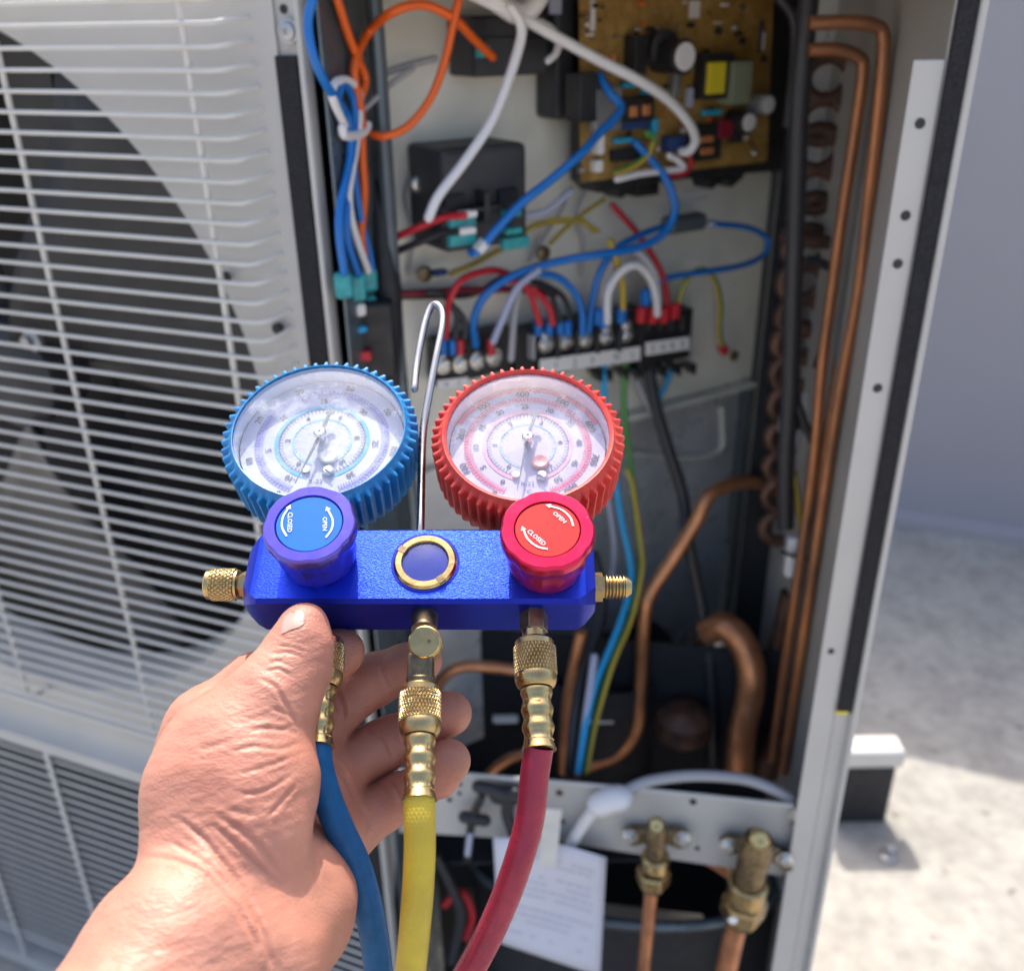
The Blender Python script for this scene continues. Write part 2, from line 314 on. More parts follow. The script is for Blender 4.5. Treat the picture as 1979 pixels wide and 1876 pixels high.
mb.add([p for r_ in RR for p in r_], [(5*i+k, 5*((i+1) % n)+k, 5*((i+1) % n)+k+1, 5*i+k+1) for i in range(n) for k in range(4)])
fp = mb.build('front_panel', 'white', ac, smooth=40)
# ledge and groove under it, lip over lower grille
mb = MB(); zs = [(zE, 0), (zE-.006, -.010), (zE-.022, -.014), (zG+.020, -.004), (zG+.016, .006), (zG+.002, .008), (zG, 0), (zG, -.012)]
pr = [Aat(sL, z, o_) for z, o_ in zs] + [Aat(sR, z, o_) for z, o_ in zs]; m_ = len(zs)
mb.add(pr, [(i, i+1, m_+i+1, m_+i) for i in range(m_-1)]); mb.build('mid_rail', 'white', ac, smooth=50)
# cavity, fan
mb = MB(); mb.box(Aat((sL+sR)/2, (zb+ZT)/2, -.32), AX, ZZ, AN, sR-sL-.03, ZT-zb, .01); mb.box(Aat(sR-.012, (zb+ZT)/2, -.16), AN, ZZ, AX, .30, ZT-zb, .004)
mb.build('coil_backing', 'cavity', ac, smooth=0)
fan = MB(); hub = A(62, 655, -.045); hs, hz = sA(hub), hub.z
fan.lathe(Aat(fs_, fz_, -.10), AN, [(0, .055), (.05, .055), (.058, .045), (.06, .02)], 32); fo = fan.build('fan_hub', 'fan', ac)
for k in range(3):
    mb = MB(); a0 = math.radians(8+120*k); vs = []; NI, NJ = 7, 10
    for i in range(NI):
        r_ = .05 + (fr_-.065)*i/(NI-1)
        for j in range(NJ):
            a = a0 + math.radians(-12 - 8*i/(NI-1)) + math.radians(64+10*i/(NI-1))*j/(NJ-1)
            vs.append(Aat(fs_+r_*math.cos(a), fz_+r_*math.sin(a), -.115+.075*j/(NJ-1)+.01*math.sin(i)))
    mb.add(vs, [(i*NJ+j, i*NJ+j+1, (i+1)*NJ+j+1, (i+1)*NJ+j) for i in range(NI-1) for j in range(NJ-1)])
    b = mb.build('blade', 'fan', ac, smooth=60); sm = b.modifiers.new('s', 'SOLIDIFY'); sm.thickness = .003
mb = MB()   # vertical motor stay behind the blades
mb.box(Aat(sA(A(120, 500, -.14)), .6+DH, -.15), AX, ZZ, AN, .055, .95, .004); mb.build('motor_bracket', 'fan', ac, smooth=0)
mb = MB(); c = A(70, 655, -.03); mb.lathe(c, AN, [(0, .011), (.006, .011), (.008, .006), (.014, .006)], 6); mb.build('hub_nut', 'alum', ac)
# wire guard
gd = MB(); WO = .030
ys = [8, 51, 93, 133.5, 174.5, 216]; zz0 = A(0, 8, WO).z; dz = (zz0 - A(0, 216, WO).z)/5; print('wire pitch', dz)
sE0 = sA(A(422, 45, WO)); sE1 = sA(A(515, 650, WO)); zE0 = A(422, 45, WO).z; zE1 = A(520, 650, WO).z
zbot = A(0, 1335, WO).z
def s_end(z): return sE0 + (sE1-sE0)*(zE0-z)/(zE0-zE1)
def guard_wire(z, r, name, mt):
    e = s_end(z); p = [Aat(-1.0, z, WO), Aat(-.5, z, WO), Aat(e-.012, z, WO), Aat(e-.005, z+.0003, WO-.001), Aat(e-.001, z+.001, WO-.004), Aat(e+.002, z+.002, WO-.011), Aat(e+.0025, z+.003, -.002)]
    mb = MB(); mb.tube(p, r, 10); return mb.build(name, mt, guard, smooth=60)
mb = MB(); mb.tube([Aat(-.95, zz0+.02, WO), Aat(s_end(zz0), zz0+.02, WO)], .0018, 8); guard = mb.build('fan_guard', 'wire', ac, smooth=60)
w0 = guard_wire(zz0, .00165, 'guard_wire', 'wire'); k = 1
while zz0-k*dz > zbot:
    e = s_end(zz0-k*dz)-s_end(zz0); dup(w0, 'guard_wire', AX*e - ZZ*(k*dz), guard); k += 1
print('guard wires', k)
for (ua, va) in ((345, 0), (0, 120), (0, 1160)):
    s_ = sA(A(ua, va, WO-.003)); mb = MB(); z1 = A(0, 120, WO).z+.2
    mb.tube([Aat(s_, z1, WO-.003), Aat(s_, zbot+.004, WO-.003), Aat(s_, zbot-.004, WO-.012), Aat(s_, zbot-.006, 0)], .0024, 10); mb.build('guard_stay', 'wire', guard, smooth=60)
mb = MB(); mb.tube([Aat(-1, zbot-.004, WO-.003), Aat(s_end(zbot)-.01, zbot-.004, WO-.003), Aat(s_end(zbot)+.015, zbot, .002)], .0026, 8); mb.build('guard_frame', 'wire', guard, smooth=60)
for (u_, v_) in ((438, 535), (540, 633)):
    c = A(u_, v_, .004); mb = MB(); mb.lathe(c, AN, [(0, .0045), (.004, .0045), (.0045, .002)], 10); mb.build('guard_clip', 'black', guard)
# lower grille slats
mb = MB(); mb.tube([Aat(-1.0, zG-.006, -.004), Aat(sR-.01, zG-.006, -.004)], .0017, 8); sl0 = mb.build('slat', 'wire', ac, smooth=60); sp_ = A(0, 1600).z-A(0, 1614.3).z; print('slat', sp_)
for k in range(1, int((zG-.04)/sp_)): dup(sl0, 'slat', -ZZ*(sp_*k), ac)
for (ua, va) in ((95, 1470), (0, 1700)):
    s_ = sA(A(ua, va, 0)); mb = MB(); mb.box(Aat(s_, zG/2+.01, .001), AX, ZZ, AN, .006, zG-.02, .004); mb.build('slat_stay', 'wire', ac, bevel=.0015)
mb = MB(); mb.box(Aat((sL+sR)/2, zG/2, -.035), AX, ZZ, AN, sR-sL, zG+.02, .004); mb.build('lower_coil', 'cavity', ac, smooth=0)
# left jamb: flange with foam, screw
def stripA(u0, v0, u1, v1, offa, name, m, z0=zb, z1=ZT, th=.002, parent=None, bevel=0, u0b=None):
    s0, s1 = sA(A(u0, v0, offa)), sA(A(u1, v1, offa)); mb = MB()
    mb.box(Aat((s0+s1)/2, (z0+z1)/2, offa-th/2), AX, ZZ, AN, s1-s0, z1-z0, th); return mb.build(name, m, parent or ac, smooth=0, bevel=bevel)
stripA(524, 5, 581, 108, -.003, 'jamb_flange', 'white', bevel=.0006)
zf = A(550, 108, .002).z
stripA(529, 109, 572, 109, .003, 'foam_strip', 'foam', z0=zb+.05, z1=zf, th=.006, bevel=.0012)
stripA(575, 109, 585, 109, .004, 'jamb_lip', 'white', th=.012, bevel=.0008)
def screw(p, nrm, r, parent=None, name='screw', m='steel', h=.003):
    mb = MB(); mb.lathe(p, nrm, [(0, r*1.35), (h*.25, r*1.35), (h*.26, r), (h*.8, r*.95), (h, r*.75), (h, r*.3), (h*.6, r*.28)], 18)
    return mb.build(name, m, parent or ac)
screw(A(557, 61, 0), AN, .0062, m='alum'); mb = MB(); mb.lathe(A(548, 18, -.0025), AN, [(0, .003), (.0004, .003)], 12); mb.build('screw_hole', 'black', ac)
# electronics panel plane (recedes to the right)
BX = V((.848, .53, 0)).normalized(); BN = V((.53, -.848, 0)).normalized(); BO = Py(728, 5, .80); BO.z = 0
def B(u, v, off=0.0): return Pp(u, v, BO, BN, off)
sBR = (lambda p: (V((p.x, p.y, 0))-BO).dot(BX))(B(1524, 20)); zP = B(1330, 762).z
mb = MB(); mb.box(BO + BX*sBR/2 + ZZ*((zP+ZT)/2) - BN*.001, BX, ZZ, BN, sBR, ZT-zP, .002); mb.build('electronics_panel', 'galv', ac, smooth=0, bevel=.0008)
mb = MB(); mb.box(BO + BX*sBR/2 + ZZ*(zP-.006) + BN*.004, BX, ZZ, BN, sBR, .006, .014); mb.build('panel_ledge', 'galv', ac, bevel=.002)
mb = MB(); mb.box(BO + BX*sBR/2 + ZZ*((zP+.25+DH)/2) - BN*.026, BX, ZZ, BN, sBR+.02, zP-.25-DH, .002); mb.build('partition', 'galvd', ac, smooth=0)
mb = MB(); mb.tube(crom([B(u, v, -.022) for u, v in ((1150, 882), (1215, 876), (1340, 884), (1392, 868), (1396, 830), (1394, 786))], 5), .0035, 8, flat=.6); mb.build('embossed_edge', 'galv', ac, smooth=60)
mb = MB(); e = BO+BX*sBR; mb.box(e + ZZ*(.66+DH) + V((.0, .045, 0)), V((0, 1, 0)), ZZ, X0, .09, .8, .003); mb.build('panel_return', 'bluesteel', ac, smooth=0)
# inner return between jamb and panel
a = J1 + AX*.002 + ZZ*0; b_ = BO; d_ = (b_-a); L_ = d_.length; dx_ = d_.normalized()
mb = MB(); mb.box(a + d_*.5 + ZZ*((zb+ZT)/2), dx_, ZZ, dx_.cross(ZZ), L_, ZT-zb, .002); mb.build('inner_return', 'bluesteel', ac, smooth=0)
mb = MB(); mb.tube([Py(722, -20, .765), Py(770, 690, .76), Py(800, 1000, .76), Py(820, 1480, .76)], .006, 10); mb.build('edge_trim', 'bluesteel', ac)
mb = MB(); c0 = Py(720, 655, .735); mb.box(c0, X0, ZZ, V((0, 1, 0)), .036, .062, .02); mb.build('fuse_holder', 'black', ac, bevel=.003)
mb = MB(); mb.tube([Py(716, 330, .775), Py(735, 420, .765), Py(748, 560, .76), Py(750, 700, .76), Py(752, 900, .76)], [.003, .008, .012, .013, .012], 12); mb.build('black_sleeve', 'rubber', ac)
mb = MB(); mb.box(Py(703, 687, .72), X0, ZZ, V((0, 1, 0)), .012, .008, .006); mb.build('red_tab', 'w_red', ac, bevel=.001)
# cabinet shell: right side, back, top, floor
rx = Py(1893, 0, J2y).x + .004; yb = 1.10
mb = MB(); mb.box(V((Py(1907, 0, J2y).x-.004, (J2y+yb)/2, (zb+ZT)/2)), V((0, 1, 0)), ZZ, X0, yb-J2y, ZT-zb, .002); mb.build('side_panel', mat('inner_side_sheet', (.40, .385, .355), .45, metal=.2, var=.12, vscale=8), ac, smooth=0)
mb = MB(); mb.box(V((.12, yb, (zb+ZT)/2)), X0, ZZ, V((0, 1, 0)), .30, ZT-zb, .002); mb.build('back_panel', 'bluesteel', ac, smooth=0)
tp = [Aat(sL, ZT, .006), Aat(.01, ZT, .006), V((rx, J2y-.01, ZT)), V((rx, yb+.01, ZT)), V((.0, yb+.01, ZT)), Aat(sL, ZT, -.36)]
mb = MB(); mb.prism(tp, ZZ*.014); mb.build('top_cover', 'white', ac, smooth=0, bevel=.004)
mb = MB(); mb.prism([V((p.x, p.y, 0)) + ZZ*.005 for p in tp], ZZ*.02); mb.build('base_pan', 'white', ac, smooth=0)
# right post
def stripY(xa, xb_, z0, z1, y, th, name, m, bevel=0, smooth=0):
    mb = MB(); mb.box(V(((xa+xb_)/2, y+th/2, (z0+z1)/2)), X0, ZZ, V((0, 1, 0)), xb_-xa, z1-z0, th); return mb.build(name, m, ac, smooth=smooth, bevel=bevel)
x1, x2, x3, x4 = Py(1767, 116, J2y).x, Py(1828, 116, J2y).x, Py(1891, 0, J2y).x, Py(1907, 0, J2y).x
zt2 = Py(1790, 116, J2y).z; zf2 = Py(1625, 1373, J2y).z
xm = Py(1850, 0, J2y).x
stripY(x1, xm-.0005, zb, zt2, J2y, .002, 'post_flange', 'white', bevel=.0009)
stripY(xm, x3, zb, ZT, J2y+.001, .002, 'post_face', 'white')
stripY(xm+.0004, x3-.0004, zf2, ZT-.002, J2y-.004, .0048, 'foam_strip', 'foam', bevel=.001)
stripY(x3, x4, zb, ZT, J2y-.006, .012, 'post_lip', 'white', bevel=.0022)
mb = MB(); mb.box(V((x4-.001, (J2y+yb)/2, (zb+ZT)/2)), V((0, 1, 0)), ZZ, X0, yb-J2y-.01, ZT-zb, .002); mb.build('outer_skin', 'white', ac, smooth=0)
mb = MB(); mb.box(Py(1627, 1376, J2y-.0035), X0, ZZ, V((0, 1, 0)), x3-xm-.003, .003, .002); mb.build('tape_end', 'yellow', ac)
for i, (u, v) in enumerate(((1778, 239), (1750, 417), (1735, 510), (1696, 750), (1606, 1258))):
    mb = MB(); mb.lathe(Py(u, v, J2y-.0001), V((0, -1, 0)), [(0, .0034 if i < 4 else .0028), (.0003, .0034 if i < 4 else .0028)], 16); mb.build('screw_hole', 'black', ac)

# ---- zoom-crop converters
za = lambda x, y: (533+x*.3789, y*.3789)
zB = lambda x, y: (1007+x*.3789, y*.3789)
zc = lambda x, y: (1007+x*.4104, 711+y*.4104)
zd = lambda x, y: (710.8+x*.449, 1362.3+y*.449)
ze = lambda x, y: (740.4+x*.2273, 1172.7+y*.2273)
zf_ = lambda x, y: (1125.4+x*.2394, 1510.4+y*.2394)
zt_ = lambda x, y: (740.4+x*.3143, 562.7+y*.3143)
z5 = lambda x, y: (1421.5+x*.4735, y*.4735)
z6 = lambda x, y: (1421.5+x*.4946, 947.7+y*.4946)
def boxB(c, w_, h_, o0, o1, name, m, parent=None, rot=0., bevel=.0008, conv=zB, k=.3789):
    """a block standing on the electronics panel; w_, h_ read at its front face"""
    u, v = conv(*c); FB = BW if (conv is not zB and u < 735) else B; p = FB(u, v, o1); dl = FB(u+3, v, o1); sc = (dl-p).length/3; sc = min(sc, .0007); d = FB(u, v+10, o1); sv = (d-p).length/10
    ax = BX*math.cos(rot)+ZZ*math.sin(rot); ay = -BX*math.sin(rot)+ZZ*math.cos(rot)
    mb = MB(); mb.box(p - BN*((o1-o0)/2), ax, ay, BN, w_*k*sc, h_*k*sv, o1-o0); return mb.build(name, m, parent or ac, smooth=0, bevel=bevel)
def BW(u, v, off=0.0):
    ue = u-.075*v-605; y = min(.80, .70+.10*max(0, ue)/123)
    if ue < 118 and u < 735: return Py(u, v, y-.012-off*.25)
    return B(u, v, off)
# circuit board and its carrier
PO = .045
def Bq(pts, off, th, name, m, parent=None, bevel=0):
    mb = MB(); mb.prism([B(u, v, off) for u, v in pts], BN*th); return mb.build(name, m, parent or ac, smooth=0, bevel=bevel)
Bq([(1100, -60), (1512, -60), (1494, 322), (1296, 338), (1180, 352), (1120, 366), (1100, 345)], PO-.034, .030, 'board_carrier', 'black', bevel=.002)
board = Bq([(1117, -60), (1494, -60), (1480, 312), (1121, 352)], PO, .0018, 'circuit_board', 'pcb')
PT = PO+.0018
def comp(c, w_, h_, hh, name, m, o0=PT, **kw): return boxB(c, w_, h_, o0, PT+hh, name, m, board, **kw)
comp((615, 280), 62, 200, .016, 'heat_sink', 'black'); comp((450, 560), 130, 220, .014, 'heat_sink', 'alum'); comp((345, 500), 90, 250, .02, 'relay', 'black')
comp((890, 50), 50, 90, .003, 'connector', 'w_white'); comp((370, 80), 22, 160, .003, 'connector', 'w_white'); comp((1235, 210), 24, 90, .004, 'connector', 'w_white')
comp((1010, 390), 150, 230, .014, 'transformer', 'black'); comp((1003, 400), 84, 160, .018, 'winding_tape', 'yellow'); comp((1130, 425), 95, 215, .02, 'film_capacitor', 'olive')
for c, a_, b2 in (((560, 435), 70, 28), ((650, 470), 50, 24), ((690, 645), 32, 82), ((985, 575), 90, 28), ((530, 718), 92, 28)): comp(c, a_, b2, .008, 'cyan_capacitor', 'cyan', bevel=.002)
comp((870, 500), 24, 100, .006, 'fuse', 'w_lilac'); comp((600, 560), 160, 125, .01, 'choke', 'black'); comp((580, 570), 36, 56, .013, 'winding', 'orangec'); comp((645, 562), 36, 56, .013, 'winding', 'orangec')
comp((955, 725), 140, 185, .01, 'choke', 'black'); comp((955, 712), 60, 36, .013, 'winding', 'orangec'); comp((955, 772), 60, 36, .013, 'winding', 'orangec')
comp((1050, 660), 70, 90, .012, 'diode_block', 'w_dred'); comp((590, 640), 150, 40, .008, 'chip', 'navy'); comp((800, 735), 90, 80, .012, 'relay', 'navy')
comp((410, 735), 36, 110, .009, 'connector', 'w_white'); comp((400, 850), 40, 60, .008, 'connector', 'clearw'); comp((545, 790), 150, 60, .006, 'chip', 'cavity')
comp((800, 430), 34, 140, .009, 'resistor', 'alum'); comp((1110, 700), 40, 60, .01, 'relay', 'black'); comp((150+330, 300), 16, 50, .006, 'connector', 'orangec')
for c in ((1080, 145), (585, 155), (1180, 780), (300, 865), (1140, 700), (1000, 160), (1120, 210), (1230, 305), (940, 270)):
    u, v = zB(*c); mb = MB(); mb.lathe(B(u, v, PT), BN, [(0, .0032), (.003, .003), (.005, .0015)], 10); mb.build('solder_post', 'steel' if c[0] in (1080, 585, 1180, 300, 1140) else 'black', board)
rr = random.Random(9)
for i in range(70):
    x, y = rr.uniform(300, 1250), rr.uniform(5, 840)
    comp((x, y), rr.choice((8, 12, 20, 30)), rr.choice((8, 14, 24)), rr.uniform(.002, .005), 'resistor', rr.choice(('cavity', 'alum', 'w_olive', 'brassd', 'black', 'w_orange', 'clearw')), bevel=0)
def can(c, rpx, hh, body, top, base=None):
    u, v = zB(*c); p = B(u, v, PT+hh); sc = (B(u+10, v, PT+hh)-p).length/10*.3789; r = rpx*sc
    mb = MB(); mb.lathe(p-BN*hh, BN, [(0, r), (hh*.96, r), (hh, r*.93)], 24); o = mb.build('capacitor', body, board)
    mb = MB(); mb.lathe(p, BN, [(0, r*.8), (.0006, r*.76)], 24); mb.build('capacitor_top', top, o)
can((838, 290), 64, .034, 'black', 'w_white'); can((1165, 625), 40, .024, 'black', 'w_white'); can((1265, 535), 34, .02, 'w_grey', 'w_white'); can((740, 250), 70, .012, 'blackm', 'blackm')
# hooks under the carrier, label on the panel
for c in ((650, 960), (1000, 915), (1100, 905), (535, 965), (430, 950)): boxB(c, 70 if c[0] != 650 else 110, 60 if c[0] != 650 else 80, .004, .03, 'carrier_clip', 'black', rot=.5 if c[0] in (1000, 1100, 535) else 0)
lb = boxB((900, 990), 210, 88, .0006, .0012, 'panel_label', 'clearw', rot=.06, bevel=0)
mb = MB(); u, v = zB(895, 972)
for k, s_ in enumerate(('TRCAUTION 40A', 'K-1 AC230V')): 
    u, v = zB(890+k*20, 970+k*42); add_text(mb, s_, B(u, v, .0016), (BX+ZZ*.06).normalized(), ZZ, .0034, .03 if k == 0 else .022)
mb.build('label_print', 'w_grey', lb, smooth=0, kind='stuff')
# relays / capacitors on the panel
r1 = boxB((1205, 235), 390, 310, .0, .040, 'contactor', 'blackm', conv=za, bevel=.003)
boxB((1205, 285), 360, 190, .041, .043, 'cover_plate', 'blackm', r1, conv=za, bevel=.001)
boxB((1050, 130), 60, 60, .0, .045, 'terminal_lug', 'black', r1, conv=za); boxB((1070, 265), 60, 60, .043, .05, 'terminal_lug', 'teal', r1, conv=za); boxB((1310, 230), 90, 60, .043, .05, 'terminal_lug', 'black', r1, conv=za)
boxB((1480, 240), 110, 760, .0, .03, 'cable_duct', 'blackm', conv=za, bevel=.004)
boxB((1430, 30), 60, 90, .03, .034, 'duct_clip', 'w_lilac', conv=za)
r2 = boxB((1075, 1010), 430, 520, .0, .060, 'run_capacitor', 'blackm', conv=za, bevel=.005)
pts = [za(*p) for p in ((870, 800), (770, 810), (690, 900), (700, 985), (800, 1060), (900, 1200))]; mb = MB(); mb.prism([B(u, v, .004) for u, v in pts][::-1], BN*.012); mb.build('mounting_ear', 'black', r2, bevel=.001)
screw(B(*za(725, 940), .017), BN, .005, r2)
for c in ((920, 1030), (1190, 1000)): boxB(c, 100, 70, .055, .064, 'terminal_recess', 'cavity', r2, conv=za)
boxB((1083, 1060), 30, 160, .058, .075, 'divider', 'black', r2, conv=za); boxB((1083, 1065), 150, 26, .058, .074, 'divider', 'black', r2, conv=za)
for c in ((990, 1095), (985, 1180), (1215, 1090), (1220, 1180)): boxB(c, 80, 34, .066, .075, 'spade_terminal', 'clearw' if c[0] < 1000 else 'teal', r2, conv=za, bevel=.001)
for c in ((960, 1130), (960, 1225), (1230, 1240)): boxB(c, 130, 60, .06, .067, 'terminal_base', 'teal', r2, conv=za)
# terminal blocks
tk = .3143
def T(c, w_, h_, o0, o1, name, m, parent=None, **kw): return boxB(c, w_, h_, o0, o1, name, m, parent, conv=zt_, k=tk, **kw)
ROT = 0.0
def dx_t(x): return x
tb = T((1225, 330), 760, 300, .005, .028, 'terminal_block', 'black')
tb2 = T((1745, 290), 300, 300, .005, .030, 'terminal_block', 'black'); tb3 = T((560, 400), 460, 280, .005, .020, 'terminal_block', 'black')
def onB(x, y, off): u, v = zt_(x, y); return B(u, v, off)
for x, y in ((1000, 325), (1120, 308), (1243, 300), (1370, 284), (1490, 268)):
    screw(onB(x, y, .030), BN, .0062, tb, h=.006); screw(onB(x+5, y-55, .030), BN, .0045, tb, h=.004)
for x, y in ((370, 450), (478, 445), (582, 425), (680, 405)): screw(onB(x, y, .022), BN, .0062, tb3, h=.006)
for x, y in ((930, 350), (1085, 340), (1205, 320), (1330, 310), (1465, 300)): T((x, y), 16, 150, .028, .038, 'barrier', 'w_grey' if x == 930 else 'blackm', tb)
for x in (425, 530, 630): T((x, 440), 14, 130, .02, .03, 'barrier', 'blackm', tb3)
for x in (1640, 1710, 1780, 1850): T((x, 200), 14, 90, .03, .036, 'barrier', 'blackm', tb2)
def labelstrip(x0, y0, x1, y1, h, off, parent, chars):
    a, b = onB(x0, y0, off), onB(x1, y1, off); c = onB(x0, y0+h, off); ax = (b-a); mb = MB(); mb.add([a, b, b+(c-a), c], [(0, 3, 2, 1)])
    mb2 = MB(); mb2.prism([a, c, b+(c-a), b], BN*.0012); o = mb2.build('label_strip', 'clearw', parent, smooth=0)
    mb = MB(); n = ax.normalized(); up = (a-c).normalized()
    for fx, ch in chars: add_text(mb, ch, a.lerp(b, fx)+(c-a)*.5+BN*.0016, n, up, (a-c).length*.5)
    mb.build('label_print', 'ink', o, smooth=0, kind='stuff')
labelstrip(960, 420, 1580, 338, 90, .032, tb, ((.15, '1'), (.33, '2'), (.5, '3'), (.75, 'N'), (.92, 'L')))
labelstrip(1612, 315, 1880, 278, 80, .034, tb2, ((.15, 'S'), (.38, 'A'), (.6, 'B'), (.84, 'E')))
labelstrip(330, 548, 520, 525, 55, .024, tb3, ((.3, 'R'), (.7, 'S')))
for x in (1270, 1330, 1430, 1510, 1570, 1660, 1750, 1840):
    a, b, c = onB(x-30, 470-(x-1270)*.07, .012), onB(x+30, 465-(x-1270)*.07, .012), onB(x+22, 540-(x-1270)*.08, .012); mb = MB(); mb.prism([a, c, b], BN*.015); mb.build('terminal_tooth', 'black', tb if x < 1600 else tb2, smooth=0)
# wires --------------------------------------------------------
def wire(pts, conv, r, m, offs, name='wire', parent=None, k=6, fn=None, **kw):
    n = len(pts); o = offs if hasattr(offs, '__len__') else [offs]*n
    if len(o) != n: o = list(np.interp(np.linspace(0, 1, n), np.linspace(0, 1, len(o)), o))
    fn = fn or BW; P3 = [fn(*conv(*p), o_) for p, o_ in zip(pts, o)]; mb = MB(); mb.tube(crom(P3, k), r, 8, dome=True); return mb.build(name, m, parent or ac, smooth=70, **kw)
W = wire
W([(1020, 1760), (1008, 1650), (1050, 1530), (1150, 1440), (1300, 1372), (1500, 1322), (1640, 1300), (1850, 1262), (1980, 1190), (2035, 1080), (2020, 980), (1975, 890), (1890, 790), (1835, 730)], za, .0036, 'w_blue', [.03, .05, .07, .07, .055], 'wire')
W([(1050, 1270), (1110, 1190), (1250, 1040), (1400, 920), (1563, 780), (1640, 690), (1760, 560), (1700-0+0, 500)][:7]+[(1700, 470), (1650, 385)], za, .0036, 'w_blue', [.075, .085, .09, .08, .06])
boxB((1065, 1260), 60, 40, .07, .08, 'wire_sleeve', 'clearw', conv=za, rot=.7); boxB((1035, 1288), 60, 30, .066, .076, 'wire_sleeve', 'w_blue', conv=za, rot=.3)
W([(980, -40), (1100, 20), (1251, 90), (1450, 200), (1672, 320), (1850, 410), (2000, 510), (2100, 620), (2140, 710), (2110, 768), (2070, 775)], za, .0042, 'w_white', [.08, .085, .09, .08, .06])
W([(1200, 40), (1245, 110), (1250, 200), (1190, 400), (1100, 620), (960, 830), (830, 1000), (780, 1110)], za, .0038, 'w_white', [.09, .09, .09, .085, .08])
W([(1090, -20), (1180, 45), (1230, 70), (1290, 55), (1340, -10)], za, .0075, 'w_white', [.08, .08], name='wire_loom')
W([(1250, 90), (1380, 130), (1440, 200), (1430, 270), (1390, 310)], za, .003, 'w_white', .06)
W([(310, -10), (370, 180), (420, 310), (455, 400), (440, 480)], za, .0032, 'w_orange', [.05, .05, .05])
W([(1105, 292), (1000, 190), (900, 90), (750, 25), (600, 60), (480, 160), (415, 280), (400, 400), (430, 560), (440, 800), (450, 1000), (432, 1200), (447, 1300)], za, .0034, 'w_orange', [.05, .07, .06, .055, .045, .03])
W([(935, -10), (900, 150), (860, 320), (790, 500), (680, 640), (560, 695), (480, 680), (440, 640)], za, .0030, 'w_orange', [.07, .065, .05])
W([(190, -15), (165, 120), (190, 280), (250, 420), (330, 540), (370, 620), (378, 800), (330, 1050), (325, 1200), (350, 1390)], za, .0032, 'w_blue', [.05, .05, .04])
W([(315, 500), (340, 430), (390, 500), (400, 640), (385, 850), (360, 1100), (372, 1250), (420, 1400)], za, .0030, 'w_blue', .045)
W([(385, 640), (402, 900), (430, 1100), (475, 1280), (492, 1380)], za, .0028, 'w_blue', .04)
W([(350, 640), (290, 500), (300, 430), (350, 408), (405, 440), (430, 520), (420, 650), (400, 800), (372, 1000), (400, 1180), (470, 1380)], za, .0030, 'w_white', .052)
W([(340, 655), (350, 690), (400, 692), (450, 672), (468, 640)], za, .0035, 'w_white', .06, name='cable_tie')
for c, h_ in (((355, 1460), 140), ((425, 1470), 150), ((485, 1430), 130)): boxB(c, 50, h_, .035, .043, 'wire_sleeve', 'teal', conv=za, bevel=.003)
for c, m_ in (((440, 1585), 'clearw'), ((495, 1545), 'teal'), ((447, 1685), 'w_sky'), ((507, 1635), 'w_lilac')): boxB(c, 34, 70 if m_ != 'w_sky' else 36, .035, .042, 'wire_sleeve', m_, conv=za, bevel=.003)
W([(810, 300), (690, 330), (560, 372)], za, .0028, 'w_grey', .02); W([(700, 350), (600, 420), (450, 560)], za, .0022, 'w_grey', .03)
W([(585, 1222), (700, 1172), (850, 1112), (960, 1098)], za, .0030, 'w_red', [.02, .05, .075]); W([(590, 1292), (720, 1240), (850, 1190), (930, 1180)], za, .0030, 'w_black', [.02, .05, .07])
W([(895, 1395), (1000, 1352), (1130, 1282), (1200, 1250), (1300, 1160), (1420, 1130), (1563, 1128), (1620, 1180)], za, .0024, 'w_olive', [.02, .03, .03])
boxB((848, 1395), 76, 34, .014, .024, 'wire_sleeve', 'navy', conv=za, bevel=.003)
for c in ((755, 1395), (1358, 1290)):
    mb = MB(); mb.lathe(B(*za(*c), .012), BN, [(0, .007), (.003, .007), (.005, .004)], 16); mb.build('ring_terminal', 'brassd', ac)
W([(620, 1500), (800, 1490), (1000, 1478), (1250, 1478), (1420, 1500)], za, .0032, 'w_dred', .012); W([(620, 1512), (820, 1508), (1000, 1500), (1150, 1420)], za, .003, 'w_black', .01)
W([(865, 1720), (875, 1580), (900, 1500), (960, 1420), (1100, 1378), (1190, 1400)], za, .0030, 'w_red', [.03, .05, .03])
W([(915, 1720), (925, 1620), (900, 1560), (850, 1500), (780, 1490)], za, .003, 'w_black', .035); W([(965, 1720), (965, 1650), (930, 1590), (890, 1550)], za, .003, 'w_black', .035)
for x, m_ in ((862, 'w_blue'), (910, 'w_blue'), (950, 'w_red'), (1108, 'w_red')): boxB((x, 1775), 34, 90, .026, .034, 'wire_sleeve', m_, conv=za, bevel=.003)
W([(1200, 1435), (1260, 1450), (1310, 1530), (1345, 1650)], za, .0030, 'w_red', .045); W([(1300, 1470), (1350, 1510), (1395, 1570), (1412, 1650)], za, .0030, 'w_red', .045)
for x in (1350, 1405, 1462, 1500): boxB((x, 1680), 36, 84, .03, .038, 'wire_sleeve', 'w_blue', conv=za, bevel=.003)
W([(1210, 1400), (1300, 1430), (1400, 1500), (1450, 1640)], za, .0026, 'w_black', .038); W([(1340, 1440), (1440, 1490), (1490, 1560), (1505, 1650)], za, .0026, 'w_black', .034)
W([(1340, 1395), (1440, 1415), (1520, 1485), (1560, 1580), (1565, 1700)], za, .0032, 'w_blue', .05)
W([(345, 1690), (365, 1520), (410, 1370), (500, 1260), (620, 1195), (740, 1150)], zB, .0032, 'w_blue', [.04, .05, .035])
boxB((862, 1145), 190, 90, .018, .036, 'inline_connector', 'bluesteel', bevel=.005); boxB((990, 1145), 50, 34, .022, .032, 'wire_sleeve', 'w_lilac', bevel=.002)
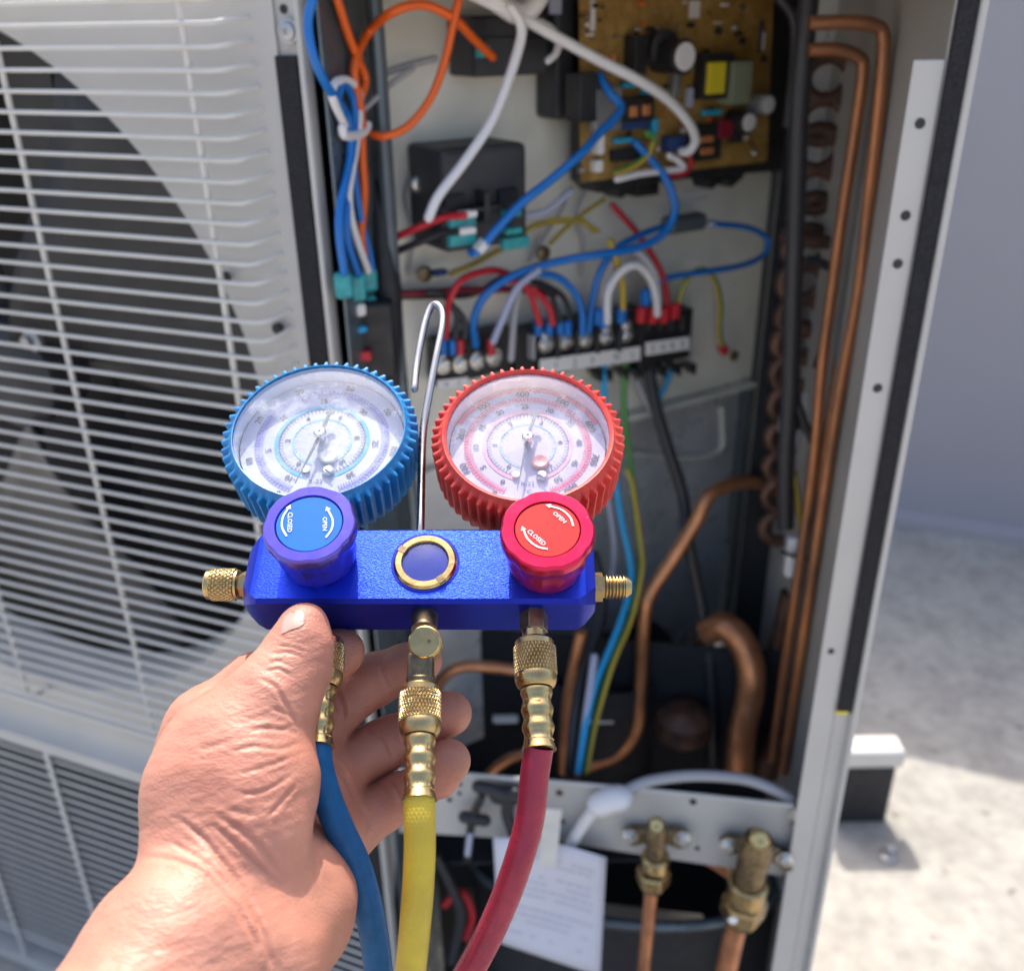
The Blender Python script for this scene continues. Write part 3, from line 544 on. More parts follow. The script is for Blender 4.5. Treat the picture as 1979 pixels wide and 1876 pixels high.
W([(990, 1142), (1150, 1160), (1240, 1200), (1262, 1250), (1225, 1310), (1120, 1355), (950, 1385), (760, 1415), (650, 1480), (625, 1560)], zB, .0030, 'w_blue', [.03, .04, .04, .03])
W([(440, 1640), (445, 1490), (510, 1385), (590, 1352), (660, 1420), (690, 1520), (695, 1600)], zB, .0040, 'w_white', [.045, .055, .045])
W([(400, 1600), (430, 1430), (530, 1262), (620, 1310), (680, 1400), (700, 1520)], zB, .0036, 'w_white', [.03, .035, .04])
W([(470, 1050), (600, 1200), (700, 1360), (738, 1480), (745, 1610)], zB, .0030, 'w_red', [.02, .035, .04]); W([(455, 1230), (500, 1370), (518, 1470), (520, 1570)], zB, .0032, 'w_yellow', .045)
for c, m_ in (((525, 1612), 'w_blue'), ((435, 1640), 'w_blue'), ((405, 1620), 'w_blue'), ((628, 1612), 'w_red'), ((688, 1615), 'w_red'), ((745, 1610), 'w_red'), ((800, 1590), 'w_red'), ((650, 1520), 'w_blue')): boxB(c, 38, 86, .036, .045, 'wire_sleeve', m_, bevel=.003)
W([(795, 1570), (830, 1445), (920, 1372), (990, 1430), (1020, 1560), (1012, 1690), (1030, 1770)], zB, .0024, 'w_green', [.04, .035, .02]); W([(799, 1566), (835, 1450), (921, 1378), (986, 1436), (1012, 1560), (1006, 1690), (1024, 1770)], zB, .0017, 'w_yellow', [.042, .037, .022])
boxB((1045, 1785), 40, 60, .015, .023, 'wire_sleeve', 'w_red', rot=.7, bevel=.003); mb = MB(); mb.lathe(B(*zB(1082, 1812), .018), BN, [(0, .006), (.003, .006), (.005, .003)], 14); mb.build('ring_terminal', 'brassd', ac)
W([(50, 1160), (180, 1122), (300, 1130), (395, 1180)], zB, .0022, 'w_yellow', .03); W([(-320+200, 1110), (0, 1100), (120, 1080), (250, 980)], zB, .0028, 'w_lilac', .05); W([(150, 1240), (230, 1160), (330, 1080), (420, 1020)], zB, .0022, 'w_olive', .03)
W([(40, 1330), (100, 1230), (200, 1080), (260, 960)], zB, .0018, 'w_grey', .01); W([(300, 1400), (320, 1250), (280, 1100), (330, 960)], zB, .0015, 'w_grey', .008); W([(680-0, 1400), (700, 1200), (660, 1000), (700, 860)], za, .0012, 'w_grey', .006)
W([(1340, 1380), (1230, 1470), (1160, 1620), (1110, 1740)], za, .0032, 'w_lilac', .06); W([(1240, 1480), (1215, 1620), (1200, 1830)], za, .0032, 'w_grey', .05)
W([(490, 915), (620, 885), (780, 868), (830, 855), (800, 820), (755, 795)], zB, .0030, 'w_white', .062); W([(740, 895), (830, 885), (865, 840), (850, 780)], zB, .0026, 'w_red', .058); W([(480, 880), (560, 850), (640, 790), (680, 710), (640, 680)], zB, .0024, 'w_green', .06); W([(488, 885), (568, 856), (648, 796), (672, 730)], zB, .0018, 'w_yellow', .062)
W([(1225, 120), (1225-10, 260), (1400, 330)][:2], zB, .002, 'w_black', .05)
# cables dropping from the terminal blocks, hanging in front of the partition
W([(395, -40), (390, 60), (400, 250), (440, 480), (470, 700), (512, 900), (515, 1030), (455, 1230), (360, 1460), (305, 1680), (270, 1900)], zc, .0034, 'w_sky', [.02, .03, .05, .08, .12, .155])
W([(490, -30), (485, 200), (520, 500), (555, 800), (565, 950), (515, 1180), (425, 1400), (345, 1680), (305, 1900)], zc, .0034, 'w_green', [.02, .03, .05, .08, .12, .155]); W([(496, 480), (526, 560), (560, 800), (571, 950), (522, 1180), (432, 1400), (352, 1680), (312, 1900)], zc, .0022, 'w_yellow', [.052, .063, .09, .125, .158])
W([(595, -20), (640, 200), (700, 400), (762, 600), (785, 800), (850, 1130), (890, 1400), (905, 1900)], zc, .0062, 'w_black', [.02, .05, .08, .12, .16]); W([(540, 60), (600, 180), (680, 330), (740, 500)], zc, .0035, 'w_grey', [.015, .03])
W([(710, -10), (690, 60), (655, 130), (620, 190)], zc, .003, 'w_sky', .012); W([(395, 560), (425, 700), (440, 850), (430, 990)], zc, .0036, 'w_lilac', .03)
W([(345, 880), (380, 1040), (372, 1200), (300, 1400), (258, 1600), (230, 1900)], zc, .0055, 'w_black', [.03, .08, .14]); W([(345, 1360), (312, 1600), (270, 1900)], zc, .004, 'w_lilac', [.11, .15])
# copper pipework
def pipe(pts, conv, r, y, m='copper', k=6, name='copper_pipe'):
    n = len(pts); ys_ = list(np.interp(np.linspace(0, 1, n), np.linspace(0, 1, len(y)), y)) if hasattr(y, '__len__') else [y]*n
    mb = MB(); mb.tube(crom([Py(*conv(*p), yy) for p, yy in zip(pts, ys_)], k), r, 14); return mb.build(name, m, ac, smooth=70)
pipe([(1222, 590), (1100, 537), (980, 550), (880, 610), (825, 720), (720, 890), (620, 1040), (582, 1160), (562, 1500), (548, 1690), (470, 1812), (350, 1862), (250, 1900)], zc, .0072, [.92, .86, .84, .82, .82])
pipe([(880, 1240), (960, 1215), (1045, 1300), (1085, 1430), (1075, 1560), (1040, 1720), (1025, 1900)], zc, .0150, [.84, .80, .78])
pipe([(285, 1240), (265, 1330), (230, 1500), (205, 1700), (198, 1900)], zc, .0060, .80)
pipe([(1262, 1060), (1222, 1250), (1170, 1450), (1188, 1580)], zc, .0095, .83, 'copperd'); pipe([(840, 1290), (835, 1450), (830, 1650)], zc, .0085, .86, 'copperd')
pipe([(455, 700), (500, 610), (600, 530), (750, 500), (1000, 520), (1150, 540)], ze, .0062, .80); pipe([(900, 1430), (1000, 1340), (1120, 1270), (1300, 1230)], ze, .0062, .80)
pipe([(680, 1640), (700, 1720), (760, 1770), (830, 1740)], zc, .0075, .80); pipe([(1240, 1700), (1180, 1800), (1150, 1900)], zc, .014, .80, 'copperd')
pipe([(300, 95), (470, 92), (570, 108), (605, 160), (590, 400), (540, 850), (500, 1200), (440, 1520), (378, 1900), (305, 2400), (238, 2850), (190, 3150)], z5, .0050, .755, 'copperm'); pipe([(300, 205), (420, 205), (500, 235), (520, 290), (490, 520), (440, 850), (392, 1200), (355, 1480), (318, 1900), (255, 2350), (190, 2800), (145, 3100)], z5, .0050, .785, 'copperm')
pipe([(420, 1480), (385, 1700), (340, 2000)], z5, .004, .79)
for (x, y) in ((375, 320), (355, 490), (335, 610), (325, 775), (318, 885), (290, 1010), (270, 1150), (262, 1290), (245, 1400), (235, 1520), (225, 1650), (215, 1780), (205, 1900), (195, 2020), (185, 2150)):   # coil return bends
    c = Py(*z5(x, y), .87); mb = MB(); q = [c + V((.019*math.cos(a), .0, .012+.017*math.sin(a)-.012)) for a in np.linspace(0, 2*math.pi, 17)[:-1]]; q.append(q[0]); mb.tube(q, .0062, 10, cap=False); mb.build('return_bend', 'copperd', ac, smooth=70)
zs_ = Py(1600, 520, .90).z; mb = MB(); mb.box(V((.279, .903, (zs_+ZT)/2)), X0, ZZ, V((0, 1, 0)), .034, ZT-zs_, .003); mb.build('coil_end_plate', 'galvd', ac, smooth=0)
mb = MB(); mb.box(V((.275, .912, (ZT+.1)/2)), X0, ZZ, V((0, 1, 0)), .044, ZT-.1, .004); mb.build('coil_end_plate', 'cavity', ac, smooth=0)  # near-black sheet: shade of the gap beside the panel put into colour
pipe([(190, 960), (300, 985), (420, 990)], z5, .006, .85, 'copperd')
# loom up the corner, pink wire, connector
pipe([(300, -20), (262, 400), (248, 800), (232, 1300), (222, 1600), (205, 1900), (205, 2150)], z5, .0078, .80, 'w_black', name='cable_sleeve'); pipe([(252, 1300), (240, 1500), (222, 1700), (240, 2000), (290, 2250), (330, 2600), (350, 2950)], z5, .0035, .805, 'w_pink', name='wire')
pipe([(240, 1930), (275, 2200), (320, 2450), (340, 2700), (352, 2950)], z5, .0028, .80, 'w_olive', name='wire'); pipe([(150+30, -10), (240, 90), (235, 300), (210, 520)], z5, .004, .84, 'w_black', name='wire')
pipe([(1270, 60), (1330, 250), (1400, 420), (1430, 700), (1400, 1000)], lambda x, y: zc(x, y), .004, .80, 'w_black', name='wire'); pipe([(290, 1060), (350, 1075), (400, 1120), (400, 1300), (330, 1500)], z5, .004, .82, 'w_black', name='wire')
mb = MB(); mb.box(Py(*zc(1310, 885), .80), X0, ZZ, V((0, 1, 0)), .026, .044, .012); cn = mb.build('plug_connector', 'w_white', ac, bevel=.003)
mb = MB(); mb.tube(crom([Py(*zc(*p), .79) for p in ((1225, 862), (1280, 885), (1380, 905))], 4), .0018, 8); mb.build('cable_tie', 'black', cn)
for k, (x, y, r) in enumerate(((1250, 260, .014), (1370, 180, .02), (1280, 330, .012), (1270, 660, .01))):
    mb = MB(); mb.box(Py(*zc(x, y), .86), X0, ZZ, V((0, 1, 0)), r, r*1.6, .01); mb.build('coil_clip', 'w_grey', ac, bevel=.002)
# compressor in its black jacket
cc = V((.10, .90, DH)); mb = MB(); zc1 = Py(1300, 1330, .84).z; mb.lathe(cc+ZZ*.10, ZZ, [(0, .085), (.25, .085), (zc1-DH-.10-.03, .082), (zc1-DH-.10-.01, .070), (zc1-DH-.10+.004, .035)], 36); mb.build('compressor', 'rubber', ac)
mb = MB(); mb.lathe(Py(*zc(770, 1640), .80)-ZZ*.02, ZZ, [(0, .030), (.02, .029), (.030, .020), (.034, .008)], 28); mb.build('accumulator', 'copperd', ac)
mb = MB(); p = Py(*ze(1040, 950), .82); mb.box(p, X0, ZZ, V((0, 1, 0)), .028, .006, .01); mb.build('edge_glint_bar', 'galv', ac, bevel=.002); mb = MB(); p = Py(*zc(370, 1655), .82); mb.box(p, X0, ZZ, V((0, 1, 0)), .032, .006, .01); mb.build('edge_glint_bar', 'galv', ac, bevel=.002)  # pale bars stand in for highlights along the plate edges
mb = MB(); mb.box(V((.03, .88, Py(1000, 1570, .80).z)), X0, V((0, 1, 0)), ZZ, .47, .30, .004); mb.build('inner_shelf', 'cavity', ac, smooth=0)
# valve plate
EX = V((-.988, .156, 0)).normalized(); EN = V((-.156, -.988, 0)).normalized(); EO = V((Py(1545, 1575, J2y+.012).x, J2y+.012, 0))
def E(u, v, off=0.0): return Pp(u, v, EO, EN, off)
mb = MB(); q = [E(*zd(*p)) for p in ((-60, 262), (300, 288), (900, 338), (1400, 385), (1830, 432), (1895, 470), (1845, 745), (1700, 722), (1250, 655), (820, 588), (300, 555), (60, 545), (-60, 540))]
mb.prism(q, -EN*.002); vp = mb.build('valve_plate', 'white', ac, smooth=0, bevel=.0006)
mb = MB(); q = [E(*zd(*p), .006) for p in ((-60, 262), (300, 288), (900, 338), (1400, 385), (1830, 432))]; mb.tube(q, .0022, 8); mb.build('plate_edge', 'white', vp, smooth=60)
screw(E(*zd(1862, 478), .001), EN, .0085, vp, h=.005)
for c, r in (((825, 376), .0036), ((832, 500), .0036), ((352, 406), .0026), ((395, 378), .0022), ((398, 340), .0022), ((1400, 415), .0035), ((1418, 615), .0025)):
    mb = MB(); mb.lathe(E(*zd(*c), .0002), EN, [(0, r), (.0005, r)], 14); mb.build('screw_hole', 'copperd' if c[0] in (825, 832) else 'black', vp)
def We(pts, conv, r, m, off, name='wire', **kw): return wire(pts, conv, r, m, off, name, fn=E, **kw)
We([(865, 615), (905, 545), (950, 480), (1000, 420)], zd, .0062, 'w_white', [.012, .014], name='drain_tube'); We([(1000, 425), (1055, 405), (1085, 400)], zd, .0125, 'w_white', .014, name='tube_elbow')
We([(1060, 405), (1130, 360), (1220, 325), (1400, 303), (1600, 315), (1720, 350), (1820, 400)], zd, .0052, 'w_grey', [.014, .0, -.01, -.004], name='drain_tube')
We([(430, 655), (438, 560), (455, 470), (490, 395)], zd, .0042, 'black', .014, name='cable_tie'); We([(415, 480), (505, 495)], zd, .006, 'black', .016, name='cable_tie')
We([(475, 350), (540, 365), (600, 400), (600, 470), (625, 540)], zd, .0062, 'w_black', .014); We([(560, 385), (640, 385)], zd, .009, 'black', .012, name='grommet')
We([(440, 560), (430, 640)], zd, .003, 'w_lilac', .018)
def valve(cap, cr, body, br, hexc, hr, nut, nr, p0, p1, prr, wing, tilt):
    k = .2394
    def C(c, off): return E(*zf_(*c), off)
    sc = (E(1300, 1600, .03)-E(1310, 1600, .03)).length/10*k
    mb = MB(); o_ = .022
    a, b2 = C(cap, .030), C(hexc, .030); axd = (b2-a).normalized(); Lb = (b2-a).length
    mb.lathe(a, axd, [(0, br*sc*.8), (Lb*.2, br*sc), (Lb*.6, br*sc*.92), (Lb*.95, br*sc*.85)], 20); bd = mb.build('service_valve', 'brassd', vp)
    mb = MB(); d = (axd*-.55 + EN*.85).normalized(); mb.lathe(a - d*.004, d, [(0, cr*sc*.9), (.006, cr*sc), (.012, cr*sc), (.014, cr*sc*.8), (.014, cr*sc*.3), (.011, cr*sc*.28)], 20); mb.build('valve_stem', 'brassb', bd)
    mb = MB(); mb.lathe(b2 - axd*hr*sc*.6, axd, [(0, hr*sc*.85), (.002, hr*sc), (hr*sc*1.1, hr*sc), (hr*sc*1.2, hr*sc*.9)], 24); mb.build('valve_neck', 'brass', bd)
    mb = MB(); d = (EN*.9-axd*.15).normalized(); mb.lathe(b2 + EN*hr*sc*.7, d, [(0, hr*sc*.55), (.003, hr*sc*.5), (.004, hr*sc*.35), (.002, hr*sc*.2)], 18); mb.build('service_port', 'brassb', bd)
    c3 = C(nut, .030); mb = MB(); mb.lathe(c3 - axd*nr*sc*.7, axd, [(0, nr*sc*.92), (.002, nr*sc), (nr*sc*.8, nr*sc), (nr*sc*1.2, nr*sc*.8), (nr*sc*1.5, nr*sc*.62)], 6); mb.build('flare_nut', 'brass', bd, smooth=20, bevel=.001)
    mb = MB(); d = (C(p1, .030)-C(p0, .030)); mb.tube([c3, C(p0, .030), C(p1, .030), C(p1, .030)+d*.8, C(p1, .03)+d*1.6-EN*.0], prr*sc, 18); mb.build('copper_pipe', 'copper', bd, smooth=60)
    mb = MB(); q = [C(c, .004) for c in wing]; mb.prism(q[::-1], EN*.009); mb.build('valve_flange', 'brassd', bd, bevel=.002)
    for c in (tilt[0], tilt[1]): screw(C(c, .014), EN, .0062, bd, h=.005)
valve((600, 335), 62, (590, 450), 92, (590, 640), 118, (572, 780), 148, (555, 900), (505, 1400), 58, ((320, 370), (400, 335), (540, 350), (700, 345), (800, 350), (870, 400), (860, 470), (780, 490), (680, 450), (600, 500), (500, 445), (420, 470), (330, 430)), ((375, 435), (815, 455)))
valve((1420, 450), 78, (1380, 600), 140, (1325, 870), 168, (1290, 1040), 192, (1235, 1200), (1165, 1500), 92, ((1100, 440), (1170, 400), (1350, 430), (1560, 480), (1680, 560), (1700, 660), (1640, 680), (1540, 600), (1380, 620), (1250, 520), (1190, 540), (1120, 500)), ((1175, 510), (1640, 620)))
mb = MB(); mb.lathe(E(*zf_(1215, 1115), .060), EN, [(0, .0045), (.001, .004)], 12); mb.build('paint_dot', 'printw', vp)
mb = MB(); q = [E(*zf_(*p), .026) for p in ((1400, 1060), (1490, 960), (1495, 1010), (1470, 1100), (1370, 1205), (1345, 1190))]; mb.prism(q, -EN*.002); mb.build('nut_tag', 'tape', vp)
We([(1470, 660), (1520, 690), (1560, 720)], zd, .007, 'copper', -.01, name='copper_pipe')
# well under the plate: shade painted into the near-black backing; curved jacket rim
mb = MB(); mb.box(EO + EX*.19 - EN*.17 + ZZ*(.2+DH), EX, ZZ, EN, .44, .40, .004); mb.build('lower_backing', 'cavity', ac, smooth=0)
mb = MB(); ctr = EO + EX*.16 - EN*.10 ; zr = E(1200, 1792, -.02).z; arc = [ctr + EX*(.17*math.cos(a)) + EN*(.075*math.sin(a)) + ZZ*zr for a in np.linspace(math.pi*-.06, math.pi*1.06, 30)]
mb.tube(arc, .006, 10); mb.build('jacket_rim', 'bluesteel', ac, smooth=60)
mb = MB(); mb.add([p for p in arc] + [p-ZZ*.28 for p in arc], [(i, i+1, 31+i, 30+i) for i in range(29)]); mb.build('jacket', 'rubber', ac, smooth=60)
mb = MB(); q = [E(*p, -.004) for p in ((700, 1590), (766, 1610), (762, 1750), (700, 1745))]; mb.prism(q, -EN*.003); o = mb.build('bracket_plate', 'white', ac, smooth=0, bevel=.001)
mb = MB(); mb.lathe(E(*zd(58, 705), -.003), EN, [(0, .006), (.003, .005), (.004, .002)], 12); mb.build('rivet', 'brassd', o)
mb = MB(); mb.tube(crom([E(*zd(*p), -.03) for p in ((330, 860), (400, 800), (450, 900), (420, 1000))], 4), .004, 8); mb.build('wire', 'w_red', ac)
mb = MB(); mb.tube(crom([E(*zd(*p), -.02) for p in ((290, 640), (350, 760), (400, 900), (360, 1100))], 4), .006, 8); mb.build('wire', 'w_black', ac)

# paper sheet taped in front of the opening
pc = [zd(*p) for p in ((540, 570), (690, 575), (870, 600), (1027, 668), (1012, 900), (1000, 1160), (860, 1130), (700, 1085), (570, 1030), (548, 800))]
pp_ = thing('paper_note', E(*zd(780, 620), .03), 'white paper sheet with faint print taped below the valve plate, behind the red hose', 'paper')
mb = MB(); NU, NV = 12, 12; c00, c10, c11, c01 = zd(540, 568), zd(1027, 655), zd(1000, 1165), zd(565, 1020); vs = []
for j in range(NV+1):
    for i in range(NU+1):
        s_, t_ = i/NU, j/NV; u = (c00[0]*(1-s_)+c10[0]*s_)*(1-t_)+(c01[0]*(1-s_)+c11[0]*s_)*t_; v = (c00[1]*(1-s_)+c10[1]*s_)*(1-t_)+(c01[1]*(1-s_)+c11[1]*s_)*t_
        v -= 10*math.sin(math.pi*s_)*(1-t_) ; vs.append(E(u, v, .020+.010*math.sin(2.2*s_+.5)*(.3+t_)+.004*math.sin(5*t_+3*s_)))
mb.add(vs, [(j*(NU+1)+i, j*(NU+1)+i+1, (j+1)*(NU+1)+i+1, (j+1)*(NU+1)+i) for j in range(NV) for i in range(NU)]); ps = mb.build('sheet', 'paper', pp_, smooth=80)
md = ps.modifiers.new('s', 'SOLIDIFY'); md.thickness = .0004
def SP(s_, t_):
    i, j = min(int(s_*NU), NU-1), min(int(t_*NV), NV-1); fx, fy = s_*NU-i, t_*NV-j; k = j*(NU+1)+i
    return (vs[k]*(1-fx)+vs[k+1]*fx)*(1-fy)+(vs[k+NU+1]*(1-fx)+vs[k+NU+2]*fx)*fy + EN*.0007
mb = MB(); rp = random.Random(3)
for t_ in (.14, .19, .30, .36, .42, .48, .60, .66, .72, .84):
    x_ = .1
    while x_ < .88:
        w_ = rp.uniform(.03, .10)
        if rp.random() < .75: mb.add([SP(x_, t_), SP(x_+w_*.8, t_), SP(x_+w_*.8, t_+.012), SP(x_, t_+.012)], [(0, 3, 2, 1)])
        x_ += w_
mb.build('sheet_print', 'w_lilac', ps, smooth=0, kind='stuff')
mb = MB(); q = [E(*zd(*p), .036) for p in ((750, 445), (835, 450), (810, 700), (735, 690))]; mb.prism(q, -EN*.0006); mb.build('tape_strip', 'tape', pp_, smooth=0)

# ================================================================ manifold gauge set
NE = math.radians(62.8); N_ = V((0, -math.cos(NE), math.sin(NE))); U_ = V((0, math.sin(NE), math.cos(NE))); R_ = X0.copy()
rz = math.radians(-1.1); R_, U_ = (R_*math.cos(rz)+U_*math.sin(rz)), (U_*math.cos(rz)-R_*math.sin(rz))
O_ = P(818, 1090, .385)
def Mp(u, v, off=0.0): return Pp(u, v, O_, N_, off)
def loc(p): d = p-O_; return d.dot(R_), d.dot(U_), d.dot(N_)
def ML(x, y, z=0.): return O_ + R_*x + U_*y + N_*z
mf = thing('manifold_gauge', O_ - N_*.02, 'blue block manifold held in the hand, with two round gauges and two knobs', 'pressure gauge set')
xl = loc(Mp(489, 1100, -.012))[0]; xr = loc(Mp(1146, 1100, -.012))[0]; yt = loc(Mp(820, 1019))[1]; ybm = loc(Mp(818, 1163))[1]; TH = .024
q_ = [(489, 1232)]; 
for _t in (.018, .022, .026, .030):
    p = ML(0, ybm, -_t); r = p-CAM; print('T', _t, 'v', CV-FPX*r.dot(CP)/r.dot(FW))
print('block', xl, xr, yt, ybm)
TH = .0245
mb = MB(); ch = .0016
def sec(x, ins, insf, rnd):   # block section: y,z ring
    y0, y1, z0, z1 = ybm+ins, yt-ins, -TH+ins, -insf; c = rnd
    return [ML(x, y0+c, z1), ML(x, y1-c, z1), ML(x, y1, z1-c), ML(x, y1, z0+c), ML(x, y1-c, z0), ML(x, y0+c, z0), ML(x, y0, z0+c), ML(x, y0, z1-c)]
secs = [(xl, .0042, .0042, .005), (xl+.0015, .0028, .0026, .0045), (xl+.0042, .0009, .0008, .003), (xl+.0072, 0, 0, ch), (xr-.0072, 0, 0, ch), (xr-.0042, .0009, .0008, .003), (xr-.0015, .0028, .0026, .0045), (xr, .0042, .0042, .005)]
vs = []; [vs.extend(sec(*s_)) for s_ in secs]; m_ = len(secs)
mb.add(vs, [(i*8+j, i*8+(j+1) % 8, (i+1)*8+(j+1) % 8, (i+1)*8+j) for i in range(m_-1) for j in range(8)] + [tuple(range(8))[::-1], tuple(range((m_-1)*8, m_*8))])
blk = mb.build('block', 'anod', mf, smooth=25)
blk.data.materials.append(MT['anodf'])
for p in blk.data.polygons:
    if abs(p.normal.dot(N_)) < .95: p.material_index = 1  # all but the flat faces take the blue darkened for shade
# orient the brushed texture with the block
def sight():
    c = Mp(822, 1087, 0); ro = loc(Mp(882, 1087))[0]-loc(Mp(822, 1087))[0]; ri = ro*.74
    def slot(t, th, r): return 0
    mb = MB(); mb.lathe(c - N_*.001, N_, [(0, ro*1.02), (.0016, ro*1.02), (.0018, ro), (.0022, ro*.985), (.0026, ro*.95), (.0026, ri*1.04), (.0020, ri), (.0, ri*.98)], 56, cap=False); rg = mb.build('sight_glass_ring', 'brassb', mf)
    for a in (150, -52):
        aa = math.radians(a); d = R_*math.cos(aa)+U_*math.sin(aa); mb = MB(); mb.box(c + d*((ro+ri)/2) + N_*.0012, d, d.cross(N_), N_, (ro-ri)*.98, .0028, .0012); mb.build('ring_slot', 'brassd', rg, smooth=0)
    mb = MB(); mb.lathe(c - N_*.0002, N_, [(0, ri*.99), (.0001, ri*.99)], 48); mb.build('sight_well', mat('sight_well', (.03, .04, .06), .4, metal=.0, col2=(.24, .25, .27), c2amt=.5, c2scale=90), rg, smooth=0)
    mb = MB(); mb.lathe(c + N_*.0004, N_, [(0, ri*.97), (.0003, ri*.7), (.0008, ri*.3), (.0009, .0001)], 40); mb.build('sight_lens', glassy('sight_lens', (.85, .90, .92), .05, .01), rg)
    mb = MB(); mb.lathe(c + N_*.0001, N_, [(0, ro*1.10), (.0002, ro*1.10)], 48); mb.build('ring_seat', 'anodf', rg, smooth=0)
sight()
# gauges ---------------------------------------------------------
def gauge(cu, cv, wpx, outer, boot, conv, red):
    off = .006; c = Mp(cu, cv, off); r_l = (Mp(cu+wpx/2, cv, off)-c).length; r_o = (Mp(cu+outer/2, cv, off)-c).length
    print('gauge radius', r_l, r_o); NT = 54
    g = MB(); H = .030
    prof = [(-H, r_o*.66), (-H, r_o*.86), (-H+.002, r_o*.90), (-H+.006, r_o*.92)] + [(-H+.006+(H-.012)*i/9, r_o*(.925+.018*i/9)) for i in range(1, 10)] + [(-.0042, r_o*.950), (-.0032, r_o*.945), (-.0024, r_o*.938), (-.0012, r_o*.915), (-.0002, r_o*.905), (.0003, r_o*.895), (.0002, r_o*.885), (-.0008, r_l*1.002), (-.006, r_l*1.0)]
    def ribs(t, th, r):
        if t < -H+.001 or t > -.0020: return 0
        a = min(1, (t+H-.001)/.004)*min(1, (-.0020-t)/.0012); w_ = math.cos(th*NT); return a*r_o*.070*max(0, min(1, (w_+.05)*1.15))**.6
    g.lathe(c, N_, prof, NT*12, fn=ribs, xd=R_, cap=False); gb = g.build('gauge_red' if red else 'gauge_blue', boot, mf, smooth=38)
    gb.name = 'gauge_boot'; gb['label'] = ('ribbed red rubber gauge boot' if red else 'ribbed blue rubber gauge boot')
    dz_ = -.0095; dc = c + N_*dz_
    mb = MB(); mb.lathe(dc - N_*.001, N_, [(0, r_l*.97), (.001, r_l*.97)], 64); dl = mb.build('dial', 'dial', gb, smooth=0)
    mb = MB(); mb.lathe(c, N_, [(-.010, r_l*.985), (-.0014, r_l*1.0)], 64, cap=False); mb.build('inner_wall', mat('gauge_wall', (.66, .70, .80) if not red else (.74, .60, .68), .3), gb)
    def G(zx, zy, z=.0004): # point on the dial from its position in the close-up
        return Pp(*conv(zx, zy), dc, N_, z)
    hubp = G(993, 815); hubp = dc
    def ring(r0, r1, a0, a1, z, name, m, n=90):
        mb = MB(); vs = []
        for i in range(n+1):
            a = math.radians(a0+(a1-a0)*i/n); d = R_*math.cos(a)+U_*math.sin(a); vs += [dc+d*r0+N_*z, dc+d*r1+N_*z]
        mb.add(vs, [(2*i, 2*i+1, 2*i+3, 2*i+2) for i in range(n)]); return mb
    def ticks(mb, r0, r1, a0, a1, n, w_, z, major=5, r2=None):
        for i in range(n+1):
            a = math.radians(a0+(a1-a0)*i/n); d = R_*math.cos(a)+U_*math.sin(a); e = d.cross(N_); rb = (r2 or r1) if i % major == 0 else r1
            mb.add([dc+d*r0-e*w_+N_*z, dc+d*r0+e*w_+N_*z, dc+d*rb+e*w_+N_*z, dc+d*rb-e*w_+N_*z], [(0, 1, 2, 3)])
    A0, A1 = -108, -408+44   # clockwise sweep from lower left to lower right
    A0, A1 = -112, -112-316
    R = r_l
    mb = ring(R*.745, R*.762, A0, A1, .0003, '', ''); mb2 = ring(R*.79, R*.80, A0, A1, .0003, '', ''); mb.add(mb2.v, mb2.f)
    ticks(mb, R*.70, R*.745, A0, A1, 120, R*.0045, .0003, 5, R*.765); ticks(mb, R*.762, R*.79, A0, A1, 90, R*.010, .0003)
    mb.build('outer_scale', 'inkred' if red else 'inkviolet', dl, smooth=0, kind='stuff')
    mb = ring(R*.52, R*.565, A0+6, A1-6, .00025, '', ''); mb.build('middle_band', 'inkpink' if red else 'inkblue', dl, smooth=0)
    mb = ring(R*.505, R*.513, A0+6, A1-6, .0003, '', ''); ticks(mb, R*.46, R*.51, A0+6, A1-6, 60, R*.004, .0003, 5, R*.53); mb.build('middle_scale', 'ink', dl, smooth=0, kind='stuff')
    mb = ring(R*.345, R*.357, A0+10, A1-14, .0003, '', ''); ticks(mb, R*.31, R*.35, A0+10, A1-14, 40, R*.004, .0003, 5, R*.29); mb.build('inner_scale', 'inkgreen', dl, smooth=0, kind='stuff')
    if red:
        mb = ring(R*.90, R*.965, 158, 22, .0003, '', ''); mb.build('warning_band', 'inkred', dl, smooth=0)
    mb = MB()
    def num(s_, rr_, a, h=.062, up=False):
        aa = math.radians(a); d = R_*math.cos(aa)+U_*math.sin(aa); e = d.cross(N_)
        add_text(mb, s_, dc+d*(R*rr_)+N_*.00035, e, d, R*h*1.25, bold=R*.004)
    def frac(k): return A0+(A1-A0)*k
    if red:
        for k, s_ in enumerate(('0', '100', '200', '300', '400', '500', '600', '700', '800')): num(s_, .855, frac(k/8.0*.93+.02), .07)
        for k, s_ in enumerate(('0', '5', '10', '15', '20', '25', '30', '35', '40', '45', '50')): num(s_, .645, frac(k/10*.94+.02), .058)
        for k, s_ in enumerate(('0', '1', '2', '3', '4', '5')): num(s_, .41, frac(k/5*.9+.04), .05)
    else:
        for k, s_ in enumerate(('0', '10', '20', '30', '50', '80', '100', '120')): num(s_, .87, frac(k/7.0*.93+.02), .06)
        for k, s_ in enumerate(('-10', '5', '10', '15', '20', '25', '30')): num(s_, .635, frac(k/6*.93+.02), .058)
        for k, s_ in enumerate(('0', '2', '4', '6', '8', '10')): num(s_, .41, frac(k/5*.9+.04), .05)
    for k, s_ in enumerate(('R-22', '°C')): add_text(mb, s_, dc - U_*(R*(.60+.11*k)) + R_*(R*.0)+N_*.00035, R_, U_, R*.06)
    mb.build('dial_numbers', 'ink', dl, smooth=0, kind='stuff')
    # stop pins, dimple, needle
    def pt(x, y, z): return Pp(*conv(x, y), dc, N_, z)
